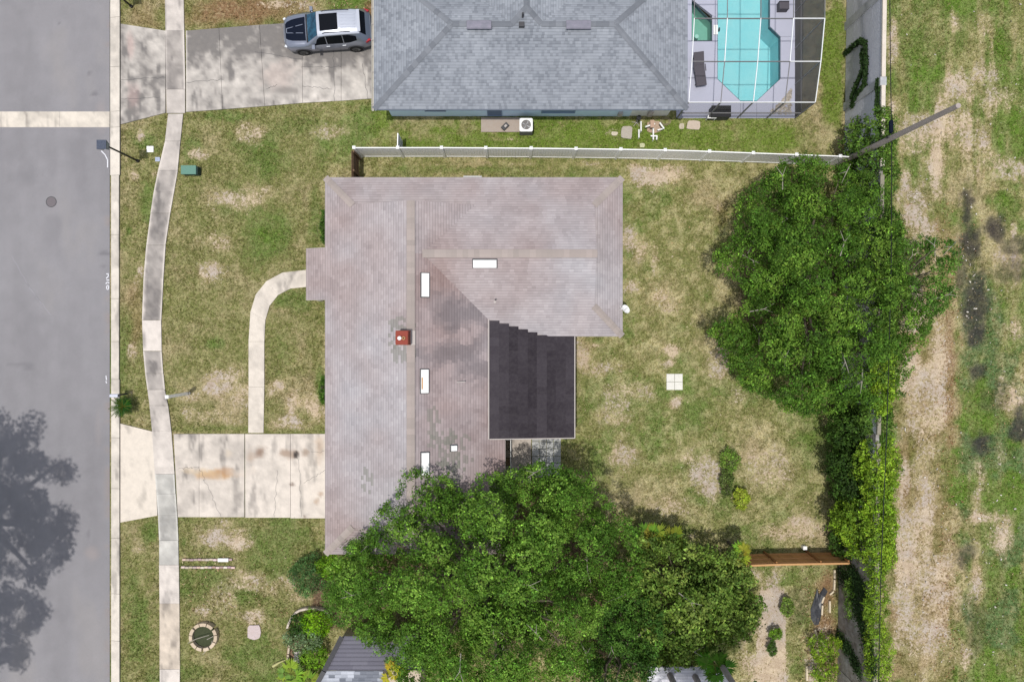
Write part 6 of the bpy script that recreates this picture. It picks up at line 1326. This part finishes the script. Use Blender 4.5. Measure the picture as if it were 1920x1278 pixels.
cr_('citrus_tree', 'olive green tree with glossy yellowish leaves left of the cedar fence', 'tree', T3, 2.6, 4.6, trunk=(1300, 1130), seed=11, mass=48, holes=((1252,1062,44,20),(1355,1045,16,10)), space=21, lobe=(.5, .85), sprig=.26, leaf=(.17, .10), twigs=3, trunk_r=.18, pal=[(80, 106, 40), (104, 128, 54), (58, 82, 32), (124, 142, 68)])
# hedge mass in front of the wall : individual shrubs
LIME = [(104, 132, 34), (130, 158, 46), (78, 104, 34)]; MID = [(74, 102, 38), (96, 124, 48), (56, 82, 32)]
for k, (cx, cy, rx, ry, z0, z1, pal, lab) in enumerate([
 (1625,262,44,44,1.2,3.6,MID,'leafy shrub on the boundary wall just above the utility pole'),
 (1612,315,30,26,1.0,2.6,MID,'dark shrub below the utility pole at the fence end'),
 (1645,325,30,66,2.6,4.3,MID,'vine mound on the wall between pole and broad tree'),
 (1660,560,20,190,3.9,4.6,MID,'vine covered stretch of wall top under the broad back yard tree'),
 (1656,250,16,46,3.7,4.2,MID,'vine over the wall cap beside the utility pole'),
 (1654,700,22,70,3.8,4.6,LIME,'lime vine over the wall top at the lower edge of the broad tree'),
 (1648,960,24,110,3.7,4.5,LIME,'long lime vine along the wall top above the cedar fence end'),
 (1598,800,42,60,1.2,3.0,HEDGE_SHADE,'dark shrub directly below the broad back yard tree'),
 (1635,795,34,56,2.4,4.3,MID,'lime shrub on the wall directly below the broad back yard tree'),
 (1604,892,50,66,1.2,3.4,HEDGE_SHADE,'tall mid-green shrub halfway down the boundary wall'),
 (1645,885,38,70,2.6,4.3,LIME,'bright lime vine shrub halfway down the boundary wall'),
 (1620,978,54,58,1.6,4.0,LIME,'yellow-green shrub above the cedar fence end'),
 (1585,1010,26,36,.8,2.2,HEDGE_SHADE,'low dark shrub at the right end of the cedar fence'),
 (1642,1030,30,46,2.4,4.1,LIME,'lime vine clump on the wall beside the cedar fence end')]):
    ol = [(cx + rx * math.cos(t) * (1 + .12 * math.sin(3 * t + k)), cy + ry * math.sin(t) * (1 + .12 * math.cos(4 * t + k))) for t in np.linspace(0, 2 * math.pi, 16)[:-1]]
    cr_('shrub', lab, 'shrub', ol, z0, z1, pal=pal, lobe=(.45, .8), space=19, sprig=.22, leaf=(.13, .08), seed=20 + k, rise=30, trunk_r=.08, limbs=5, group='shrubs along the boundary wall')
for k, (cx, cy, rx, ry, z0, z1, pal, lab) in enumerate([
 (1643,1125,20,64,3.6,4.3,LIME,'thin lime vine trailing over the wall top below the cedar fence'),(1645,1225,24,66,3.4,4.2,LIME,'thick lime vine over the wall top in the lower right'),
 (1600,1125,16,40,1.2,2.4,MID,'dark vine hanging on the wall face right of the plastic sheet'),(1545,1215,26,26,.4,1.5,LIME,'bright leafy shrub near the plastic sheet at the bottom right'),(1548,1262,22,16,.4,1.3,LIME,'small leafy shrub at the bottom edge near the wall'),
 (580,1078,32,36,.3,1.5,[(72,104,56),(94,124,72),(56,84,46)],'blue-green shrub just below the corner of the brown roof'),
 (625,1060,30,22,.8,2.4,[(84,122,24),(104,140,34)],'yellow-green bush under the lower left corner of the brown roof'),
 (640,1120,34,50,1.,3.2,[(66,98,36),(84,118,48)],'mid-green bush left beside the very large oak'),
 (592,1170,26,24,.5,1.5,[(104,150,22),(128,168,34),(80,120,22)],'lime green shrub inside the curved stone edging'),
 (560,1172,18,18,.3,1.1,[(54,88,26),(40,68,24)],'dark low shrub at the left inside the curved stone edging'),
 (570,1200,34,20,.4,1.3,[(112,132,96),(90,112,76)],'grey-green shrub below the lime shrub in the curved bed'),
 (590,1232,24,20,.4,1.2,[(92,130,30),(112,148,44)],'yellow-green shrub beside the dark roof verge'),
 (606,425,4,26,.1,.4,[(60,90,34),(74,104,40)],'narrow hedge strip against the upper left wall of the brown-roofed house'),
 (606,732,4,22,.1,.4,[(60,92,30),(74,106,36)],'narrow hedge strip against the wall above the driveway'),
 (1368,862,16,18,.1,.6,[(108,136,54),(92,120,48)],'small light green bush in the lower back lawn'),
 (1390,935,12,18,.1,.5,[(130,150,48),(150,160,60)],'small yellow-green bush in the lower back lawn'),
 (1362,905,10,26,.15,.6,[(84,100,50)],'low straggly bush between two light bushes on the back lawn'),
 (1455,1188,10,8,.1,.5,[(96,130,40)],'small weed on the sandy strip near the bottom right'),
 (1448,1215,6,12,.05,.35,[(70,96,40)],'tiny weed low on the sandy strip near the bottom right'),
 (1476,1138,11,14,.03,.15,[(110,134,62)],'weed patch beside the sandy strip at bottom right'),
 (300,1040,1,1,.1,.2,[(90,120,40)],'x')][:-1]):
    ol = [(cx + rx * math.cos(t) * (1 + .15 * math.sin(3 * t + k)), cy + ry * math.sin(t) * (1 + .15 * math.cos(4 * t + k))) for t in np.linspace(0, 2 * math.pi, 16)[:-1]]
    small = min(rx, ry) < 14
    cr_('shrub', lab, 'shrub', ol, z0, z1, pal=pal, lobe=(.14, .24) if small else (.3, .5), fringe=.5, space=7 if small else 12, sprig=.13 if small else .18, leaf=(.10, .05), seed=60 + k, rise=20, trunk_r=.03, limbs=3, under=False)
# vines on the wall face near the top right
def vine(name, pts, label, z0, wdt=.18):
    root = empty(name, P(*pts[0][:2]), label, 'vine'); cc = []
    for i in range(len(pts) - 1):
        for k in range(46):
            t = k / 46; u = pts[i][0] + (pts[i + 1][0] - pts[i][0]) * t; v = pts[i][1] + (pts[i + 1][1] - pts[i][1]) * t
            # the wall face stands at a known world x: solve the height seen at this point
            f = (wa.x + (wb.x - wa.x) * (v + 60) / 1400) - .16; z = CH * (1 - f / ((u - 960) * K)); z = min(max(z, .1), WZ)
            s = K * (CH - z) / CH; cc.append((f, (639 - v) * s, z))
    cc = np.repeat(np.array(cc), 12, 0); n = len(cc); cc = cc + rng.normal(0, 1, (n, 3)) * np.array([.04, wdt, wdt]); nn = rng.normal(0, .5, (n, 3)) + np.array([-.6, 0, .8]); nn /= np.linalg.norm(nn, axis=1)[:, None]
    leaves_mesh('leaves', cc, nn, rng.uniform(.09, .15, n), rng.uniform(.06, .09, n), np.array(A(48, 70, 34)) * rng.uniform(.6, 1.6, n)[:, None], root)
    mb = MB(); c2 = cc[::12][::8]; mb.tube([Vector(c) for c in c2], [.015] * len(c2), 4); mb.build('stem', M['bark'], root)
vine('climbing_vine', [(1585,100),(1612,76),(1622,82),(1624,120),(1620,160),(1608,175),(1596,200)], 'dark looping vine climbing the blue-grey boundary wall', 0, .07)
vine('climbing_vine', [(1616,95),(1618,130),(1605,160),(1596,185)], 'inner strand of vine inside the loop on the boundary wall', 0, .06)
vine('climbing_vine', [(1646,150),(1645,175),(1643,215)], 'short vine near the pale wall cap at the top right', 0, .06)
vine('climbing_vine', [(1568,1190),(1590,1215),(1612,1262)], 'second tangle of vine low on the wall face at the bottom right', 0, .22)
vine('climbing_vine', [(1590,1068),(1606,1085),(1622,1120),(1630,1150)], 'leafy vine hanging beside the cedar fence end post', 0, .25)
vine('climbing_vine', [(1575,1075),(1600,1100),(1610,1150),(1625,1200),(1635,1260)], 'tangled vine across the lower right wall face', 0, .3)
# palms
def feather_palm(px, py, hz, n, fl, label, trunk_h=0., pal=((40, 88, 26), (58, 112, 34)), cat='palm', name='palm', drop=.5, tr=.12, upright=.5, group=None):
    b = P(px, py, trunk_h + .3 if trunk_h < 2 else 0); b.z = 0; root = empty(name, b, label, cat, group); mb = MB(); rd = random.Random(px)
    mb.tube([b, (b.x, b.y, trunk_h * .5 + .05), (b.x, b.y, trunk_h + .15)], [tr * 1.2, tr, tr * .9], 12); mb.build('trunk', M['pole'] if trunk_h > 2 else M['bark'], root)
    for i in range(n):
        a = i * 2.399 + rd.uniform(-.2, .2); el = .15 + upright * rd.random(); L2 = fl * rd.uniform(.8, 1.1); mb = MB(); c = A(*[p + (q - p) * rd.random() for p, q in zip(*pal)]); pts = []
        for k in range(9):
            t = k / 8; r = L2 * t * math.cos(el * (1 - t * .6)); pts.append(Vector((b.x + r * math.cos(a), b.y + r * math.sin(a), trunk_h + .15 + L2 * (math.sin(el) * t * 1.2 - drop * t * t))))
        sd_ = Vector((-math.sin(a), math.cos(a), 0)); dr = Vector((math.cos(a), math.sin(a), 0))
        for k in range(1, 9):
            for e_ in (0, .5):
                p = pts[k - 1].lerp(pts[k], e_) if k < 9 else pts[k]; wl = L2 * .30 * math.sin(math.pi * min(.97, .12 + .88 * k / 8)) + .04
                for s_ in (-1, 1): mb.add([p, p + dr * .05 * L2, p + sd_ * s_ * wl + dr * wl * .75 - Vector((0, 0, wl * .25))], [(0, 1, 2)], tuple(v * rd.uniform(.7, 1.35) for v in c))
        mb.tube(pts, [.014] * 9, 4, A(110, 120, 50), cap=False); mb.build('frond', M['leaf'], root)
    return root
def fan_palm(px, py, zt, n, fl, label, pal=((60, 118, 28), (90, 150, 40)), yl=0, name='fan_palm'):
    c0 = P(px, py, zt); b = Vector((c0.x, c0.y, 0)); root = empty(name, b, label, 'palm'); rd = random.Random(px); mb = MB(); mb.tube([b, (b.x, b.y, zt)], [.09, .07], 8); mb.build('trunk', M['bark'], root)
    for i in range(n):
        a = i * 2.399 + rd.random() * .3; el = rd.uniform(.0, .7); st = Vector((b.x, b.y, zt)); hub = st + Vector((math.cos(a) * math.cos(el), math.sin(a) * math.cos(el), math.sin(el) * .8)) * fl * rd.uniform(.03, .6)
        mb = MB(); c = A(*[p + (q - p) * rd.random() for p, q in zip(*pal)]); m = 15
        for k in range(m):
            t = a + (k / (m - 1) - .5) * 3.4; d = Vector((math.cos(t), math.sin(t), -.3 + .25 * math.sin(el))); l = fl * rd.uniform(.42, .62) * (.75 + .25 * math.cos(t - a)); sd_ = Vector((-math.sin(t), math.cos(t), 0)) * .05 * fl
            f = rd.uniform(.75, 1.3); mb.add([hub, hub + d * l * .55 + sd_, hub + d * l, hub + d * l * .55 - sd_], [(0, 1, 2, 3)] if rd.random() < .85 else [], tuple(v * f for v in c))
        mb.tube([st, hub], [.015, .01], 4, A(120, 130, 60)); mb.build('frond', M['leaf'], root)
    return root
feather_palm(229, 762, .4, 30, .62, 'small dark green palm growing over the kerb beside the mailbox', .35, ((24, 74, 18), (44, 100, 28)), name='sago_palm', drop=.15, upright=1.0)
fan_palm(1340, 1246, 3.2, 16, 1.15, 'green fan palm among the tall palm trunks at the bottom edge')
fan_palm(1222, 1000, 2.2, 13, .95, 'yellowish fan palm at the upper right rim of the very large oak', ((96, 126, 34), (140, 154, 52)))
fan_palm(1262, 1012, 1.9, 11, .85, 'second yellowish palm just right of the first along the oak rim', ((86, 116, 34), (128, 144, 50)))
fan_palm(1392, 1040, 2.4, 12, .8, 'yellow-tipped palm at the left end of the cedar fence', ((100, 134, 40), (150, 165, 58)))
fan_palm(545, 1262, .9, 12, .95, 'broad-leaved light green palm at the bottom left near the dark roof', ((110, 146, 44), (140, 172, 70)))
fan_palm(580, 1275, .9, 10, .8, 'light green palm right of the broad-leaved one at the bottom left', ((104, 140, 40), (140, 165, 60)))
fan_palm(740, 1262, 3.6, 8, .8, 'yellow-green palm fronds at the right edge of the dark grey roof', ((140, 160, 30), (190, 195, 50)))
for px, py, lab in ((1236, 1222, 'leftmost of three tall palm trunks over the pale patio cover'), (1280, 1225, 'middle of three tall palm trunks over the pale patio cover'), (1322, 1199, 'rightmost of three tall palm trunks, beside the fan palm')):
    feather_palm(px, py, 9, 22, 2.2, lab, 9.6, ((50, 84, 28), (80, 112, 40)), name='tall_palm', tr=.15, group='tall palms by the patio cover')
# tree across the street; only its shade reaches the asphalt
tb = empty('street_oak', (-31.5, -11, 0), 'tall oak across the street whose shade falls on the asphalt', 'tree')
Cn = []; rd = random.Random(31)
outl = [(-120,740),(0,775),(75,782),(92,800),(120,850),(148,885),(152,905),(110,905),(100,915),(140,970),(146,1030),(120,1070),(88,1082),(70,1110),(95,1150),(70,1190),(50,1200),(65,1240),(40,1262),(0,1250),(-120,1300)]
k = 0
while k < 170:
    u = rd.uniform(-120, 150); v = rd.uniform(745, 1290)
    if not poly_in(np.array([u]), np.array([v]), outl)[0] or poly_dist(u, v, outl) < 12: continue
    k += 1; z = rd.uniform(8.6, 12.5); g0 = P(u, v); c = Vector((g0.x - .13 * z, g0.y - .12 * z, z)); r = rd.uniform(.5, .9); m = 170
    d = rng.normal(size=(m, 3)); d /= np.linalg.norm(d, axis=1)[:, None]; Cn.append(np.array(c) + d * r * rng.uniform(.4, 1.05, (m, 1)) * np.array([1, 1, .6]))
Cn = np.concatenate(Cn); n = len(Cn); nn = rng.normal(0, .5, (n, 3)) + np.array([0, 0, .9]); nn /= np.linalg.norm(nn, axis=1)[:, None]
leaves_mesh('crown', Cn, nn, rng.uniform(.14, .24, n), rng.uniform(.1, .16, n), np.array(A(66, 100, 34)) * rng.uniform(.7, 1.6, n)[:, None], tb)
mb = MB(); mb.tube([(-31.5, -11, 0), (-31.4, -11, 3), (-31, -11, 6)], [.5, .4, .35], 12); tr = mb.build('trunk', M['bark'], tb)
for e_ in ((-27, -8, 9.5), (-26, -12, 9.6), (-28, -15, 9.5), (-30, -6, 9.5), (-34, -12, 10)):
    mb = MB(); mb.tube([(-31, -11, 5.9), Vector((-31, -11, 5.9)).lerp(Vector(e_), .5) + Vector((0, 0, .6)), e_], [.25, .16, .05], 8); mb.build('limb', M['bark'], tr)
print('leaf quads', tot + n)
